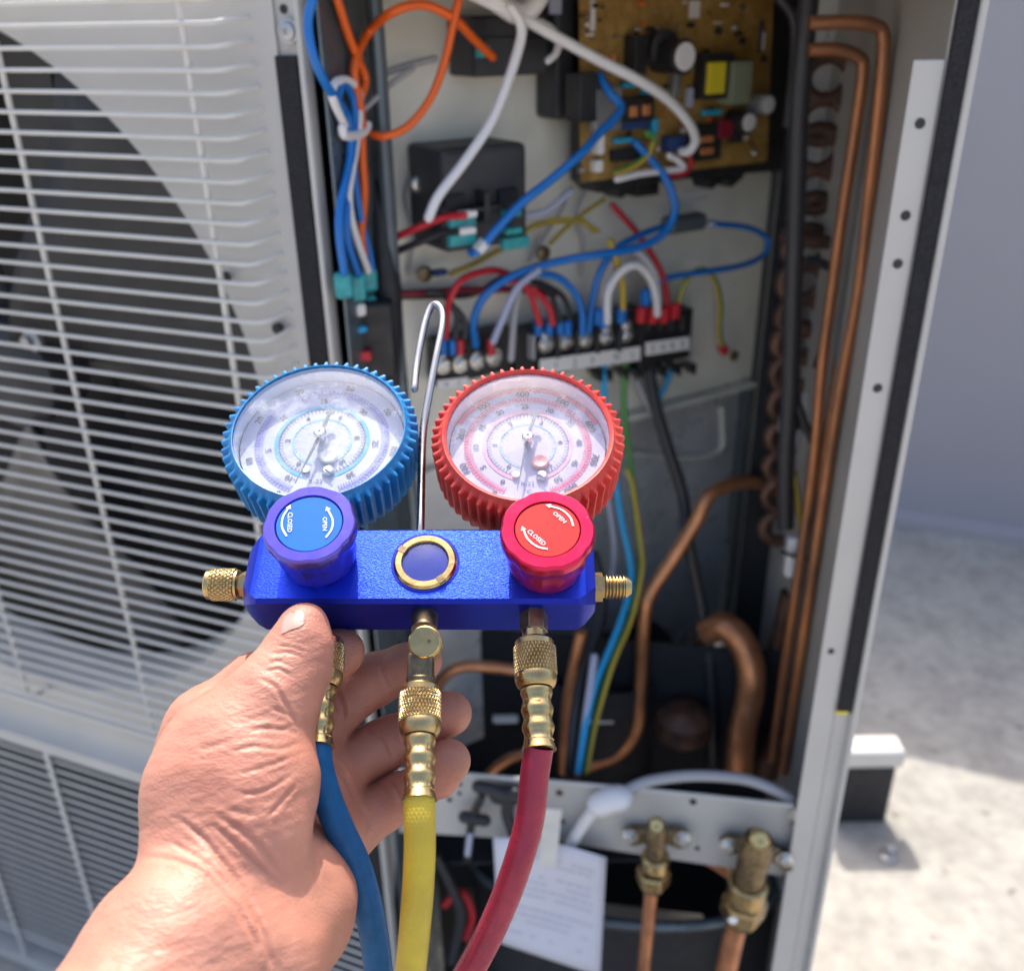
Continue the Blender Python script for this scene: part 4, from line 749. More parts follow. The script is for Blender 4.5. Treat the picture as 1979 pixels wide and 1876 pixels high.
    if red: cre, scw, tip, tail = (1110, 1070), (1130, 1215), (868, 1360), (1072, 520)
    else: cre, scw, tip, tail = (1100, 1060), (1095, 1215), (735, 1345), (1130, 545)
    mb = MB(); mb.lathe(pt(*cre, .0004), N_, [(0, R*.105), (.0012, R*.105), (.0018, R*.09), (.0014, R*.05), (.0010, R*.03)], 28); mb.build('plug', 'pinkp' if red else 'cream', dl)
    mb = MB(); mb.lathe(pt(*scw, .0003), N_, [(0, R*.072), (.0014, R*.07), (.002, R*.05)], 22); sc_ = mb.build('screw', 'steel', dl)
    mb = MB(); mb.box(pt(*scw, .0024), (R_-U_*.8).normalized(), (R_-U_*.8).normalized().cross(N_), N_, R*.11, R*.018, .0004); mb.build('screw_slot', 'ink', sc_)
    mb = MB(); mb.lathe(pt(855, 1205, .0003), N_, [(0, R*.045), (.0012, R*.045), (.0012, R*.022)], 18); mb.build('stop_pin', 'steel', dl)
    hc = dc + N_*.005; t1, t2 = pt(*tip, .005), pt(*tail, .005); d1 = (t1-hc).normalized(); e1 = d1.cross(N_); d2 = (t2-hc).normalized(); e2 = d2.cross(N_); L1, L2 = (t1-hc).length, (t2-hc).length
    mb = MB(); mb.prism([hc-e1*R*.022, t1-e1*R*.004, t1+e1*R*.004, hc+e1*R*.022], N_*.0004); mb.prism([hc-e2*R*.022, hc+d2*L2*.8-e2*R*.02, hc+d2*L2*.8-e2*R*.052, hc+d2*L2*.93-e2*R*.052, t2, hc+d2*L2*.93+e2*R*.052, hc+d2*L2*.8+e2*R*.052, hc+d2*L2*.8+e2*R*.02, hc+e2*R*.022], N_*.0004)
    mb.build('needle', 'needle', gb, smooth=0, kind='stuff')
    mb = MB(); mb.lathe(hc-N_*.004, N_, [(0, R*.05), (.004, R*.055), (.0045, R*.075), (.0058, R*.075), (.0068, R*.055), (.0068, R*.02), (.006, R*.015)], 28); mb.build('needle_hub', 'steel', gb)
    mb = MB(); mb.lathe(c - N_*.0016, N_, [(0, r_l*.995), (.0006, r_l*.85), (.0013, r_l*.6), (.0017, r_l*.3), (.0018, .0001)], 64, cap=False); mb.build('lens', glassy('lens_red' if red else 'lens_blue', (.93, .90, .97) if red else (.94, .96, 1), .06, .035, .42 if not red else .30), gb, smooth=80)
    # brass stem into the block
    mb = MB(); st = c - N_*.030; mb.tube([st, ML(loc(st)[0], yt-.002, -TH*.55)], .006, 12); mb.build('gauge_stem', 'brass', mf, smooth=60)
gauge(616, 827, 330, 373, 'blueboot', lambda x, y: (438.3+x*.1796, 693+y*.1796), False)
gauge(1020, 835, 315, 370, 'redboot', lambda x, y: (841+x*.18257, 699+y*.18257), True)
# knobs ----------------------------------------------------------
zm = lambda x, y: (385+x*.4489, 651.5+y*.4489)
def knob(cu, cv, rpx, m, disc, dpx, red):
    h = .0245; c = Mp(cu, cv, h); r = (Mp(cu+rpx, cv, h)-c).length; rd = (Mp(cu+dpx, cv, h)-c).length
    def flute(t, th, rr_):
        if t < .0005 or rr_ < r*.75: return 0
        k = math.cos(th*7+.9); return -r*.028*max(0, -k)**2 if t > .0178 else -r*.055*max(0, -k)**1.2
    mb = MB(); mb.lathe(c - N_*h, N_, [(0, r*.78), (.0012, r*.82), (.004, r*.86), (.010, r*.885), (.0135, r*.90), (.0160, r*.94), (.0185, r*.99), (.0200, r*1.0), (.0225, r*1.0), (.0238, r*.985), (.0245, r*.95), (.0245, rd*1.04), (.0240, rd*1.02), (.0228, rd*1.015)], 96, fn=flute, xd=R_, cap=False); kb = mb.build('valve_knob', m, mf, smooth=40, label='red anodised knob with a red OPEN and CLOSED disc' if red else 'violet-blue anodised knob with a blue OPEN and CLOSED disc')
    mb = MB(); mb.lathe(c - N_*.0030, N_, [(0, rd*1.0), (.0022, rd*1.0), (.0025, rd*.985)], 64); dk = mb.build('knob_disc', disc, kb, smooth=30)
    zz_ = h-.0002
    def K(x, y): return Mp(*zm(x, y), zz_)
    mb = MB()
    def word(s_, p0, p1, hh):
        a, b = K(*p0), K(*p1); ax = (b-a).normalized(); ay = N_.cross(ax); add_text(mb, s_, (a+b)/2, ax, ay, hh, (b-a).length, bold=.00004)
    def arc(pts, hw=.00038):
        q = crom([K(*p) for p in pts], 8); vs = []
        for i, p in enumerate(q):
            d = (q[min(i+1, len(q)-1)]-q[max(i-1, 0)]).normalized(); e = d.cross(N_); vs += [p-e*hw, p+e*hw]
        mb.add(vs, [(2*i, 2*i+1, 2*i+3, 2*i+2) for i in range(len(q)-1)])
        d = (q[-1]-q[-3]).normalized(); e = d.cross(N_); mb.add([q[-1]-e*.0011-d*.0002, q[-1]+e*.0011-d*.0002, q[-1]+d*.0018], [(0, 1, 2)])
    if red:
        word('OPEN', (1527, 754), (1576, 796), .0017); word('CLOSED', (1417, 832), (1488, 892), .0018)
        arc([(1610, 812), (1597, 775), (1560, 742), (1510, 726)]); arc([(1500, 911), (1455, 900), (1415, 868), (1396, 828)])
    else:
        word('OPEN', (541, 775), (541, 832), .0017); word('CLOSED', (392, 755), (389, 838), .0018)
        arc([(545, 862), (570, 825), (574, 785), (554, 742)]); arc([(376, 856), (357, 818), (360, 775), (384, 735)])
    mb.build('knob_print', 'printw', dk, smooth=0, kind='stuff')
    mb = MB(); mb.lathe(c - N_*h - N_*.0005, N_, [(0, r*.70), (.004, r*.70)], 32); mb.build('knob_collar', 'anodf', kb)
knob(597, 1010, 91, 'blueknob', 'bluedisc', 64, False)
knob(1058, 1021, 93, 'redknob', 'reddisc', 63, True)
# hook -----------------------------------------------------------
hk = [(812, 1030, -.010), (813, 1000, -.010), (815, 900, -.012), (818, 832, -.012), (829, 765, -.010), (843, 690, -.008), (854, 635, -.007), (855, 605, -.007), (846, 590, -.007), (834, 592, -.008), (822, 622, -.009), (812, 668, -.010), (805, 710, -.011), (801, 752, -.011)]
mb = MB(); mb.tube(crom([Mp(u, v, o) for u, v, o in hk], 6), .0018, 14, dome=True); mb.build('hook', 'chrome', mf, smooth=80)
# ---- brass turned parts
def knurl(n, hgt, pitch):
    def f(t, th, r):
        a = (th*n/(2*math.pi) + t/pitch) % 1; b = (th*n/(2*math.pi) - t/pitch) % 1
        return -hgt*max(1-abs(a-.5)*0-min(a, 1-a)*5, 1-min(b, 1-b)*5, 0)
    return f
def turned(o, ax, prof, name, m, parent, n=48, fn=None, **kw):
    mb = MB(); mb.lathe(o, ax, prof, n, fn=fn); return mb.build(name, m, parent, smooth=kw.pop('smooth', 32), **kw)
zmid = -TH*.5; ym = (yt+ybm)/2 - .002
pL = ML(xl, ym, zmid-.001)
def upx(p): r = p-CAM; return CU+FPX*r.dot(CR)/r.dot(FW), CV-FPX*r.dot(CP)/r.dot(FW)
print('left port px', upx(pL), 'right', upx(ML(xr, ym, zmid)), 'bottoms', upx(ML(0, ybm, zmid)))
mpx = .3945/1838
turned(pL, -R_, [(-.001, .0058), (.003, .0058), (.0032, .0050), (.0055, .0050)], 'port_hex', 'brass', mf, 6, smooth=20)
turned(pL - R_*.0045, -R_, [(0, .0052), (.0005, .0062), (.0015, .0062), (.0017, .0066)] + [(.0018+.0095*i/38, .0068) for i in range(39)] + [(.0115, .0066), (.0118, .0062), (.0134, .0062), (.0140, .0056)], 'knurled_cap', 'brassb', mf, 180, fn=lambda t, th, r: knurl(22, .0006, .0024)(t, th, r) if .0017 < t < .0114 else 0, smooth=25)
pR = ML(xr, ym-.001, zmid-.001)
turned(pR, R_, [(-.001, .0062), (.0036, .0062), (.0037, .0046), (.0045, .0045)], 'port_hex', 'brass', mf, 6, smooth=20)
th_ = []; 
for i in range(6): th_ += [(.0045+i*.0014, .0041), (.0050+i*.0014, .0050), (.0054+i*.0014, .0050), (.0058+i*.0014, .0041)]
turned(pR, R_, th_ + [(.0128, .0046), (.0135, .0045), (.0155, .0030), (.0155, .0016), (.0130, .0014)], 'flare_port', 'brass', mf, 36, smooth=30)
# ---- hoses
def hose_set(name, label, mat_, upos, start, end, extra, hpx, hosepts, depths, colors, hexnut=True, prof_from=0):
    """coupling from start to end along the fitting axis, then the hose"""
    L = (end-start).length; ax = (end-start).normalized(); k = ((start-CAM).dot(FW)+(end-CAM).dot(FW))/2/FPX
    h = thing(name, end, label, 'hose', 'hoses screwed to the gauge block')
    def T_(a): return a*L
    f = .227*k  # close-up pixels to metres
    # coupling nut
    s0 = prof_from
    t0, t1, t2, t3, t4, t5 = [T_(a) for a in (s0, s0+.075, s0+.08, s0+.33, s0+.335, s0+.46)]
    kn = [(t2+(t3-t2)*i/48, 188*f) for i in range(49)]
    nut = turned(start, ax, [(t0, 120*f), (t0+.0004, 158*f), (t0+.0012, 170*f), (t1, 170*f), (t1+.0002, 178*f)] + kn + [(t3+.0002, 178*f), (t4, 178*f), (t4+.0005, 182*f), (t5-.003, 180*f), (t5-.0012, 165*f), (t5, 140*f), (t5+.0002, 85*f)], 'coupling_nut', 'brass', h, 420,
        fn=lambda t, th, r: knurl(38, .00055, .0030)(t, th, r) if t2 <= t <= t3 else 0, smooth=25)
    turned(start, ax, [(t5-.001, 88*f), (t5+.002, 86*f)], 'seal', 'black', h, 24)
    fe = []; a0 = s0+.475
    for i in range(61):
        a = a0 + (1.0-a0)*i/60; s_ = i/60
        w_ = 128 + 9*math.cos(2*math.pi*(s_*3.35-.12)) if s_ < .86 else 122+ (s_-.86)/.14*24
        fe.append((T_(a), w_*f))
    fe = [(T_(a0)-.0002, 90*f)] + fe + [(T_(1.0)+.0003, 120*f)]
    turned(start, ax, fe, 'ferrule', 'brassb', h, 64, fn=lambda t, th, r: (-.00022 if (abs(math.sin(th*4)) < .06 and math.cos(2*math.pi*((t/L-a0)/(1-a0)*3.35-.12)) < .1 and t/L < .92) else 0), smooth=40)
    pts_ = [start.lerp(end, .97)] + [P(u, v, d) for (u, v), d in zip(hosepts, depths)]
    q = crom(pts_, 14); n = 40; mb = MB(); mb.tube(q, hpx*k*.97, n)
    o = mb.build('hose_tube', mat_, h, smooth=80)
    uvl = o.data.uv_layers.new(name='UVMap'); cum = [0]
    for i in range(1, len(q)): cum.append(cum[-1]+(q[i]-q[i-1]).length)
    for p in o.data.polygons:
        js = [o.data.loops[li].vertex_index % n for li in p.loop_indices]; wrap = 0 in js and n-1 in js
        for li in p.loop_indices:
            vi = o.data.loops[li].vertex_index; j = vi % n
            uvl.data[li].uv = ((1.0 if (wrap and j == 0) else j/n), cum[min(vi//n, len(q)-1)])
    return h
dn = (-U_*.985 - ZZ*.10).normalized()
# red side
xr_ = loc(Mp(1032, 1165))[0]; bR = ML(xr_, ybm, zmid+.003)
print('red bottom', upx(bR), upx(bR+dn*.05), upx(bR+dn*.06))
turned(bR + U_*.003, dn, [(0, .0058), (.0105, .0058), (.0108, .0052)], 'port_hex', 'brassd', mf, 6, smooth=20, bevel=.0004)
turned(bR + dn*.007, dn, [(0, .0046), (.007, .0046)], 'port_neck', 'brass', mf, 24)
def solve_end(p0, d, vt):
    lo, hi = 0, .12
    for _ in range(40):
        m_ = (lo+hi)/2
        if upx(p0+d*m_)[1] < vt: lo = m_
        else: hi = m_
    return p0 + d*lo
sR_ = solve_end(bR, dn, 1236); eR = solve_end(bR, (dn+R_*.03).normalized(), 1449)
dR = (eR-CAM).dot(FW); print('red depth', (bR-CAM).dot(FW), dR)
hose_set('charging_hose', 'dark red hose screwed under the red knob, curving down to the left', 'redhose', 0, sR_, eR, 0, 28.5, [(1033, 1500), (1024, 1580), (1003, 1660), (972, 1745), (935, 1825), (890, 1905), (835, 1985)], [dR-.0, dR, dR, dR+.002, dR+.004, dR+.006, dR+.008], None)
# centre: angle valve with knurled cap facing the camera, then yellow hose
xc = loc(Mp(818, 1165))[0]; bC = ML(xc, ybm, zmid+.002); pc_ = P(815, 1282, (bC-CAM).dot(FW)-.016); pu = P(816, 1262, (bC-CAM).dot(FW)-.014)
turned(bC + U_*.002, (pu-bC).normalized(), [(0, .0052), (.010, .0052)], 'port_neck', 'brassd', mf, 20)
cap_c = P(820, 1240, (bC-CAM).dot(FW)-.026); cax = (N_*.80 - FW*.35 - U_*.2).normalized()
turned(cap_c - cax*.011, cax, [(0, .0048), (.001, .0060)] + [(.0012+.0078*i/30, .0063) for i in range(31)] + [(.0092, .0060), (.0098, .0060), (.0112, .0060), (.0116, .0056)], 'knurled_cap', 'brassb', mf, 170, fn=lambda t, th, r: knurl(26, .0005, .0020)(t, th, r) if .001 < t < .0090 else 0, smooth=25)
for a_, b__ in ((-.0020, .0012), (.0018, .0002)):
    turned(cap_c + cax*.0006 + R_*a_ + U_*b__, cax, [(0, .0009), (.0002, .0008)], 'cap_pit', 'brassd', mf, 12)
dY = (bC-CAM).dot(FW)-.020; vy0 = P(814, 1262, dY-.002); vy1 = P(812.5, 1330, dY-.006); axy = (vy1-vy0).normalized(); mb = MB(); e = (R_ - axy*R_.dot(axy)).normalized()
mb.box((vy0+vy1)/2, axy, e, axy.cross(e), (vy1-vy0).length, .0096, .0096); mb.build('angle_body', 'brassd', mf, bevel=.0012)
turned(vy1 - axy*.0045, axy, [(0, .0052), (.0004, .0056), (.0018, .0056), (.002, .0050), (.0026, .0050), (.0028, .0054), (.006, .0054)], 'port_neck', 'brassd', mf, 30)
sY = P(812.5, 1326, dY-.007); eY = P(810, 1546, dY-.032); print('yellow', dY)
dYe = dY-.032
hose_set('charging_hose', 'yellow braided hose hanging straight down from the middle of the blue block', 'yellowhose', 0, sY, eY, 0, 30.5, [(811, 1590), (811, 1650), (807, 1730), (800, 1810), (792, 1890), (783, 1980)], [dYe-.002, dYe-.002, dYe, dYe+.003, dYe+.006, dYe+.01], None)
# blue side, behind the thumb
xb2 = loc(Mp(590, 1165))[0]; bB = ML(xb2, ybm, zmid+.002); sB = solve_end(bB, dn, 1236); dB = (bB-CAM).dot(FW)
turned(bB + U_*.003, dn, [(0, .0058), (.0105, .0058), (.0108, .0052)], 'port_hex', 'brassd', mf, 6, smooth=20)
eB = P(612, 1443, dB-.030); sB = P(627, 1236, dB-.006)
hose_set('charging_hose', 'blue hose passing behind the thumb and down across the open palm', 'bluehose', 0, sB, eB, 0, 28, [(616, 1480), (632, 1540), (656, 1600), (686, 1665), (706, 1730), (721, 1800), (731, 1876), (738, 1985)], [dB-.033, dB-.034, dB-.034, dB-.032, dB-.030, dB-.028, dB-.026, dB-.024], None)
print('dB', dB)

# ================================================================ hand
def cam3(u, v, d): return np.array([(u-CU)/FPX*d, (v-CV)/FPX*d, d])
VX = .00085
lo = cam3(-140, 1140, .36)*np.array([1, 1, 0]) + np.array([0, 0, .275]); lo[0] = -.205; lo[1] = .036; lo[2] = .190; hi = np.array([-.008, .235, .436])
xs = [np.arange(lo[i], hi[i], VX, dtype=np.float32) for i in range(3)]; SH = tuple(len(a) for a in xs)
F = np.full(SH, .03, np.float32)
def smin(a, b, k):
    h = np.clip(.5+.5*(b-a)/k, 0, 1); return b*(1-h)+a*h-k*h*(1-h)
def roundcone(p, q, k=.004, zs=1.0):
    a, b = cam3(*p[:3]), cam3(*q[:3]); ra, rb = p[3]*p[2]/FPX, q[3]*q[2]/FPX
    pad = k*2+.004; l_ = np.minimum(a-ra, b-rb)-pad; h_ = np.maximum(a+ra, b+rb)+pad
    sl_ = tuple(slice(max(0, int((l_[i]-lo[i])/VX)), min(SH[i], int((h_[i]-lo[i])/VX)+2)) for i in range(3))
    if any(s_.start >= s_.stop for s_ in sl_): return
    X, Y, Z = np.meshgrid(*[xs[i][sl_[i]] for i in range(3)], indexing='ij', sparse=True)
    d = b-a; d2 = d.copy(); d2[2] /= zs; L2 = float(d2@d2)+1e-12
    px_, py_, pz_ = X-a[0], Y-a[1], (Z-a[2])/zs
    t = np.clip((px_*d2[0]+py_*d2[1]+pz_*d2[2])/L2, 0, 1)
    r = ra+(rb-ra)*t
    D = np.sqrt((px_-d2[0]*t)**2+(py_-d2[1]*t)**2+(pz_-d2[2]*t)**2)-r
    F[sl_] = smin(F[sl_], D.astype(np.float32), k)
def chain(pts, k=.004, zs=1.0):
    for a, b in zip(pts[:-1], pts[1:]): roundcone(a, b, k, zs)
dF = -.004
# forearm and wrist
chain([(-50, 2420, .228, 215), (165, 2110, .262, 190), (335, 1860, .296, 168), (425, 1700, .322, 146)], .009, .80)
roundcone((470, 1880, .303, 112), (515, 1740, .330, 112), .012)
# heel of the hand, little-finger side
chain([(500, 1870, .306, 112), (563, 1765, .338, 104), (592, 1690, .356, 76), (632, 1610, .384, 58)], .014)
# thumb root
chain([(440, 1650, .326, 130), (432, 1530, .336, 137), (450, 1450, .344, 126)], .012)
chain([(500, 1590, .322, 98), (500, 1510, .332, 106), (498, 1440, .340, 98)], .008)
chain([(470, 1580, .360, 115), (540, 1640, .362, 95)], .012)
chain([(480, 1430, .341, 104), (530, 1350, .346, 82), (566, 1290, .352, 66), (583, 1240, .355, 52), (588, 1210, .358, 43)], .007)
# back of hand and index finger
chain([(420, 1560, .372, 115), (400, 1470, .378, 95), (402, 1405, .380, 72), (492, 1326, .388, 57), (560, 1298, .396, 50), (625, 1275, .3955, 46), (660, 1259, .3935, 45)], .008)
# palm behind the blue hose
chain([(560, 1480, .390, 80), (610, 1500, .396, 62), (640, 1590, .396, 60), (625, 1680, .388, 70)], .010)
chain([(520, 1600, .378, 110), (590, 1640, .384, 80)], .012)
# middle, ring, little fingers
Fp = F; FF = []
for fg in ([(585, 1440, .400, 54), (625, 1392, .406, 54), (700, 1326, .412, 50), (728, 1311, .413, 50), (785, 1287, .410, 43), (815, 1277, .406, 40)],
           [(615, 1530, .400, 56), (655, 1490, .406, 54), (722, 1448, .412, 49), (750, 1435, .413, 49), (812, 1405, .409, 43), (869, 1378, .402, 43)],
           [(640, 1625, .394, 56), (690, 1592, .400, 52), (745, 1556, .406, 46), (770, 1541, .406, 45), (822, 1512, .400, 40), (868, 1470, .392, 39), (850, 1505, .394, 37)]):
    F = np.full(SH, .03, np.float32); chain(fg, .0025); FF.append(F)
F = np.minimum(np.minimum(FF[0], FF[1]), FF[2]); F = smin(Fp, F, .006); del FF, Fp
# --- surface nets
inside = F < 0
c = inside[:-1, :-1, :-1].astype(np.int8)
for i in (0, 1):
    for j in (0, 1):
        for k in (0, 1):
            if i+j+k: c = c + inside[i:SH[0]-1+i, j:SH[1]-1+j, k:SH[2]-1+k]
act = (c > 0) & (c < 8); idx = -np.ones(act.shape, np.int32); cells = np.argwhere(act); idx[act] = np.arange(len(cells))
acc = np.zeros((len(cells), 3), np.float64); cnt = np.zeros(len(cells))
offs8 = [(i, j, k) for i in (0, 1) for j in (0, 1) for k in (0, 1)]
vals = {o: F[cells[:, 0]+o[0], cells[:, 1]+o[1], cells[:, 2]+o[2]].astype(np.float64) for o in offs8}
for o in offs8:
    for ax_ in range(3):
        if o[ax_] == 0:
            o2 = list(o); o2[ax_] = 1; o2 = tuple(o2); a_, b_2 = vals[o], vals[o2]; cr = (a_ < 0) != (b_2 < 0)
            t = np.where(cr, a_/(a_-b_2+1e-20), 0); pos = np.array(o, float)[None, :].repeat(len(cells), 0); pos[:, ax_] = t
            acc += pos*cr[:, None]; cnt += cr
vert = (cells + acc/cnt[:, None])*VX + lo
quads = []
for ax_ in range(3):
    s0 = [slice(1, SH[i]-1) for i in range(3)]; s1 = list(s0); s1[ax_] = slice(0, SH[ax_]-1); s0 = list(s1); s2 = list(s1); s2[ax_] = slice(1, SH[ax_])
    a_, b_2 = inside[tuple(s0)], inside[tuple(s2)]; e = np.argwhere(a_ != b_2); fl = a_[a_ != b_2]
    e = e + np.array([1 if i != ax_ else 0 for i in range(3)]); u_, v_ = [(1, 2), (2, 0), (0, 1)][ax_]
    def gi(du, dv):
        q = e.copy(); q[:, u_] -= du; q[:, v_] -= dv; return idx[q[:, 0], q[:, 1], q[:, 2]]
    Q = np.stack([gi(1, 1), gi(0, 1), gi(0, 0), gi(1, 0)], 1); Q[~fl] = Q[~fl][:, ::-1]; quads.append(Q)
quads = np.concatenate(quads); quads = quads[(quads >= 0).all(1)]
print('hand verts', len(vert), 'faces', len(quads))
# light relaxation + normals
def neighbours_avg(vv):
    s = np.zeros_like(vv); n = np.zeros(len(vv))
    for a_, b_2 in ((0, 1), (1, 2), (2, 3), (3, 0)):
        np.add.at(s, quads[:, a_], vv[quads[:, b_2]]); np.add.at(s, quads[:, b_2], vv[quads[:, a_]]); np.add.at(n, quads[:, a_], 1); np.add.at(n, quads[:, b_2], 1)
    return s/np.maximum(n, 1)[:, None]
for _ in range(3): vert = vert*.5 + neighbours_avg(vert)*.5
def vnormals(vv):
    fn_ = np.cross(vv[quads[:, 2]]-vv[quads[:, 0]], vv[quads[:, 3]]-vv[quads[:, 1]]); nn = np.zeros_like(vv)
    for k in range(4): np.add.at(nn, quads[:, k], fn_)
    return nn/np.maximum(np.linalg.norm(nn, axis=1), 1e-12)[:, None]
nn = vnormals(vert)
gi_ = ((vert-lo)/VX).astype(int); gi_ = np.clip(gi_, 1, np.array(SH)-2); gr = np.stack([F[gi_[:, 0]+1, gi_[:, 1], gi_[:, 2]]-F[gi_[:, 0]-1, gi_[:, 1], gi_[:, 2]], F[gi_[:, 0], gi_[:, 1]+1, gi_[:, 2]]-F[gi_[:, 0], gi_[:, 1]-1, gi_[:, 2]], F[gi_[:, 0], gi_[:, 1], gi_[:, 2]+1]-F[gi_[:, 0], gi_[:, 1], gi_[:, 2]-1]], 1)
if (nn*gr).sum() < 0: quads = quads[:, ::-1]; nn = -nn
# folds and creases pressed into the flesh (camera side of the hand)
PU = CU+FPX*vert[:, 0]/vert[:, 2]; PV = CV+FPX*vert[:, 1]/vert[:, 2]; face = np.clip(-nn[:, 2]*1.6, 0, 1)
z6c = lambda x, y: (503.5+.3157*x, 1125.4+.3157*y); z7 = lambda x, y: (x*.337, 1243.8+y*.337); z2 = lambda x, y: (x*.5088, 1095.8+y*.5088)
def crease(pts, amp, w_, bulge=.35, dmin=0, dmax=9):
    q = np.array([[p.x, p.y] for p in crom([V((a_, b_2, 0)) for a_, b_2 in pts], 6)]); D = np.full(len(vert), 1e9); Tt = np.zeros(len(vert)); m_ = len(q)-1
    for i in range(m_):
        a_, b_2 = q[i], q[i+1]; d = b_2-a_; t = np.clip(((PU-a_[0])*d[0]+(PV-a_[1])*d[1])/(d@d+1e-9), 0, 1); dd = np.hypot(PU-a_[0]-d[0]*t, PV-a_[1]-d[1]*t); b = dd < D; D[b] = dd[b]; Tt[b] = (i+t[b])/m_
    fade = np.clip(np.minimum(Tt, 1-Tt)*6, .15, 1); sel = (vert[:, 2] > dmin) & (vert[:, 2] < dmax)
    return -amp*(np.exp(-(D/w_)**2)-bulge*np.exp(-((D-2.2*w_)/(1.3*w_))**2))*fade*face*sel
disp = np.zeros(len(vert))
FING = .383
for pts, amp, w_ in (
    ([z6c(*p) for p in ((455, 640), (500, 740), (520, 850))], .0011, 4), ([z6c(*p) for p in ((385, 700), (430, 760), (500, 800))], .0005, 3.5), ([z6c(*p) for p in ((735, 460), (745, 560), (800, 680))], .0004, 3.5),
    ([z6c(*p) for p in ((400, 1070), (470, 1120), (540, 1220))], .0009, 4), ([z6c(*p) for p in ((640, 880), (730, 960), (790, 1090))], .0008, 4), ([z6c(*p) for p in ((840, 800), (865, 900), (880, 1000))], .0004, 3.5),
    ([z6c(*p) for p in ((600, 1360), (650, 1440), (640, 1560))], .0008, 4), ([z6c(*p) for p in ((770, 1210), (830, 1270), (870, 1370))], .0007, 4),
    ([z6c(*p) for p in ((390, 1050), (520, 1200), (590, 1350), (610, 1480))], .0009, 5)):
    disp += crease(pts, amp, w_, .35, FING)
NR = .372
for pts, amp, w_ in (
    ([z7(*p) for p in ((1000, 985), (1150, 1100), (1260, 1230), (1390, 1400), (1480, 1600), (1500, 1700))], .0008, 5), ([z7(*p) for p in ((1200, 1010), (1340, 1140), (1500, 1290), (1640, 1420))], .0005, 5),
    ([z7(*p) for p in ((820, 1240), (900, 1228), (1020, 1245), (1180, 1330), (1330, 1480), (1440, 1650), (1500, 1790))], .0008, 5), ([z7(*p) for p in ((960, 1130), (1080, 1190), (1220, 1300), (1350, 1430))], .0006, 4),
    ([z7(*p) for p in ((1130, 600), (1200, 590), (1290, 560))], .0003, 6), ([z7(*p) for p in ((1300, 950), (1390, 975), (1480, 960))], .0004, 7),
    ([z6c(*p) for p in ((0, 590), (90, 640), (150, 740), (210, 840))], 0.00054, 4), ([z6c(*p) for p in ((60, 760), (130, 790), (200, 830), (230, 900))], 0.00048, 4), ([z6c(*p) for p in ((20, 890), (110, 900), (210, 870))], 0.00036, 4),
    ([z6c(*p) for p in ((40, 500), (110, 480), (200, 520))], 0.00036, 3.2), ([z6c(*p) for p in ((70, 440), (150, 425), (260, 450))], 0.00036, 3.2), ([z6c(*p) for p in ((110, 390), (190, 400), (300, 430))], 0.00030, 3.0), ([z6c(*p) for p in ((30, 545), (110, 530), (180, 570))], 0.00030, 3.0),
    ([z2(*p) for p in ((880, 700), (960, 680), (1060, 690), (1160, 660))], .0004, 4), ([z2(*p) for p in ((900, 790), (1000, 760), (1110, 720))], .0004, 4), ([z2(*p) for p in ((900, 860), (1000, 850), (1120, 780))], .0004, 4),
    ([z2(*p) for p in ((1020, 950), (1060, 900), (1130, 820))], .0005, 4), ([z2(*p) for p in ((940, 620), (1040, 610), (1150, 640))], .0004, 4), ([z2(*p) for p in ((800, 930), (900, 990), (1000, 1080), (1080, 1200))], .0005, 6),
    ([z2(*p) for p in ((1170, 1010), (1190, 1100), (1210, 1190))], .0009, 5), ([z2(*p) for p in ((960, 1300), (1010, 1420), (1040, 1530))], .0008, 6)):
    disp += crease(pts, amp, w_, .45, 0, NR)
# fine wrinkle field, running across the thumb root and wrist
rs = np.random.default_rng(2)
def rnd_field(sx, sy, ang, seed):
    ca, sa = math.cos(ang), math.sin(ang); a_ = (PU*ca+PV*sa)/sx; b_2 = (-PU*sa+PV*ca)/sy; r = np.random.default_rng(seed); G_ = r.random((256, 256)); i, j = np.floor(a_).astype(int), np.floor(b_2).astype(int); fa, fb = a_-i, b_2-j; fa = fa*fa*(3-2*fa); fb = fb*fb*(3-2*fb)
    g_ = lambda p, q: G_[p % 256, q % 256]
    return (g_(i, j)*(1-fa)+g_(i+1, j)*fa)*(1-fb)+(g_(i, j+1)*(1-fa)+g_(i+1, j+1)*fa)*fb-.5
wr = rnd_field(42, 8, -.35, 1)*.6 + rnd_field(30, 7, .5, 2)*.4
near = np.clip((.375-vert[:, 2])/.01, 0, 1); disp += .00042*wr*near*face
disp += .00055*rnd_field(70, 50, -.8, 5)*near + .00035*rnd_field(35, 28, -.8, 6)*near
vert = vert + nn*disp[:, None]
Mw = np.array([[CR.x, -CP.x, FW.x], [CR.y, -CP.y, FW.y], [CR.z, -CP.z, FW.z]])
wv = vert @ Mw.T + np.array(CAM)
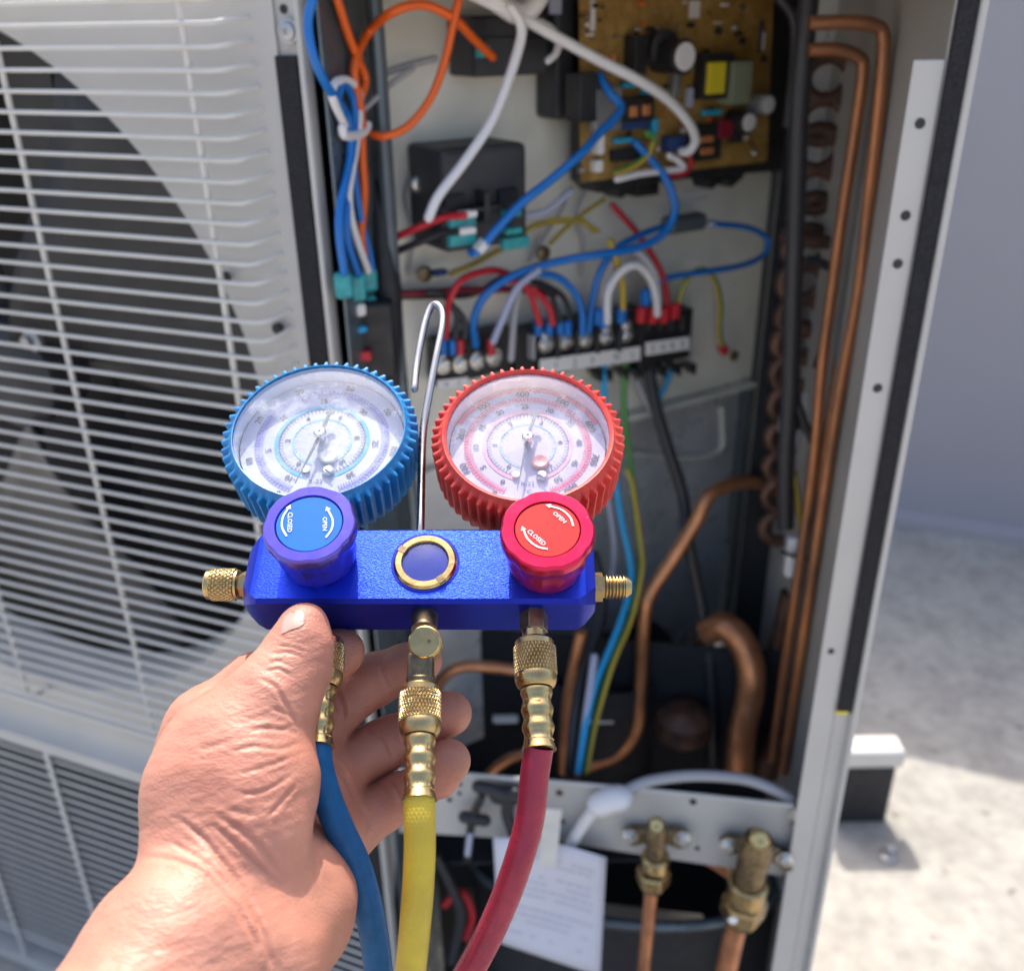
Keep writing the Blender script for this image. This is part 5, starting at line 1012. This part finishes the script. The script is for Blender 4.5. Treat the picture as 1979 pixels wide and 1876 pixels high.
# skin
def skin():
    m = mat('skin', (.52, .215, .145), .42, sss=.22, col2=(.57, .27, .19), c2amt=.5, c2scale=35, var=.14, vscale=45)
    t = m.node_tree; b = t.nodes['Principled BSDF']; N = t.nodes.new; L = t.links.new; tc = N('ShaderNodeTexCoord')
    b.inputs['Subsurface Scale'].default_value = .004; b.inputs['Specular IOR Level'].default_value = .45
    v1 = N('ShaderNodeTexVoronoi'); v1.feature = 'DISTANCE_TO_EDGE'; v1.inputs['Scale'].default_value = 560
    mp = N('ShaderNodeMapping'); mp.inputs['Scale'].default_value = (.45, 1, 1.5); mp.inputs['Rotation'].default_value = (.3, .5, .7); L(tc.outputs['Object'], mp.inputs[0])
    nz = N('ShaderNodeTexNoise'); nz.inputs['Scale'].default_value = 260; nz.inputs['Detail'].default_value = 3
    ad = N('ShaderNodeMix'); ad.data_type = 'RGBA'; ad.inputs[0].default_value = .0035; L(mp.outputs[0], ad.inputs[6]); L(nz.outputs['Color'], ad.inputs[7]); L(mp.outputs[0], nz.inputs['Vector']); L(ad.outputs[2], v1.inputs['Vector'])
    mr = N('ShaderNodeMapRange'); mr.inputs[2].default_value = .25; L(v1.outputs['Distance'], mr.inputs[0])
    n2 = N('ShaderNodeTexNoise'); n2.inputs['Scale'].default_value = 900; n2.inputs['Detail'].default_value = 4; L(tc.outputs['Object'], n2.inputs['Vector'])
    s = N('ShaderNodeMath'); s.operation = 'MULTIPLY_ADD'; s.inputs[1].default_value = .6; L(n2.outputs[0], s.inputs[0]); L(mr.outputs[0], s.inputs[2])
    bp = N('ShaderNodeBump'); bp.inputs['Strength'].default_value = .32; bp.inputs['Distance'].default_value = .0003; L(s.outputs[0], bp.inputs['Height']); L(bp.outputs[0], b.inputs['Normal']); b.inputs['Roughness'].default_value = .47; b.inputs['Specular IOR Level'].default_value = .42
    return m
me = bpy.data.meshes.new('person'); hl = P(430, 1600, .36)
me.from_pydata((wv - np.array(hl)).tolist(), [], quads.tolist()); me.materials.append(skin()); me.shade_smooth()
hand = bpy.data.objects.new('person', me); hand.location = hl; link(hand); hand['label'] = 'bare left hand and forearm gripping the blue gauge block from below'; hand['category'] = 'person'
# thumb nail: follows the thumb tip surface
nl = [(543, 1226), (544, 1205), (549, 1187), (560, 1175), (574, 1171), (586, 1175), (593, 1188), (590, 1203), (578, 1212), (562, 1217), (550, 1223)]
fr = (PU > 530) & (PU < 605) & (PV > 1160) & (PV < 1240) & (vert[:, 2] < .372) & (nn[:, 2] < -.05); fu, fv, fz3 = PU[fr], PV[fr], vert[fr][:, 2]
def depth_at(u, v):
    d = (fu-u)**2+(fv-v)**2; k = np.argsort(d)[:8]; w_ = 1/(d[k]+.5); return float((fz3[k]*w_).sum()/w_.sum())
cxn = sum(p[0] for p in nl)/len(nl); cyn = sum(p[1] for p in nl)/len(nl); mb = MB(); vs = []; n = 36
ol = crom([V((a_, b_2, 0)) for a_, b_2 in nl+[nl[0]]], 4)[:-1]; n = len(ol)
for k, s_ in enumerate((1.0, .95, .7, .4, .15)):
    for p in ol:
        u, v = cxn+(p.x-cxn)*s_, cyn+(p.y-cyn)*s_; vs.append(P(u, v, depth_at(u, v) + (.0004 if k == 0 else -.0004-.0002*(1-s_))))
mb.add(vs, [(i*n+j, i*n+(j+1) % n, (i+1)*n+(j+1) % n, (i+1)*n+j) for i in range(4) for j in range(n)] + [tuple(range(4*n, 5*n))])
nailm = mat('nail', (.56, .32, .26), .3, sss=.15, var=.04)
mb.build('thumb_nail', nailm, hand, smooth=70)
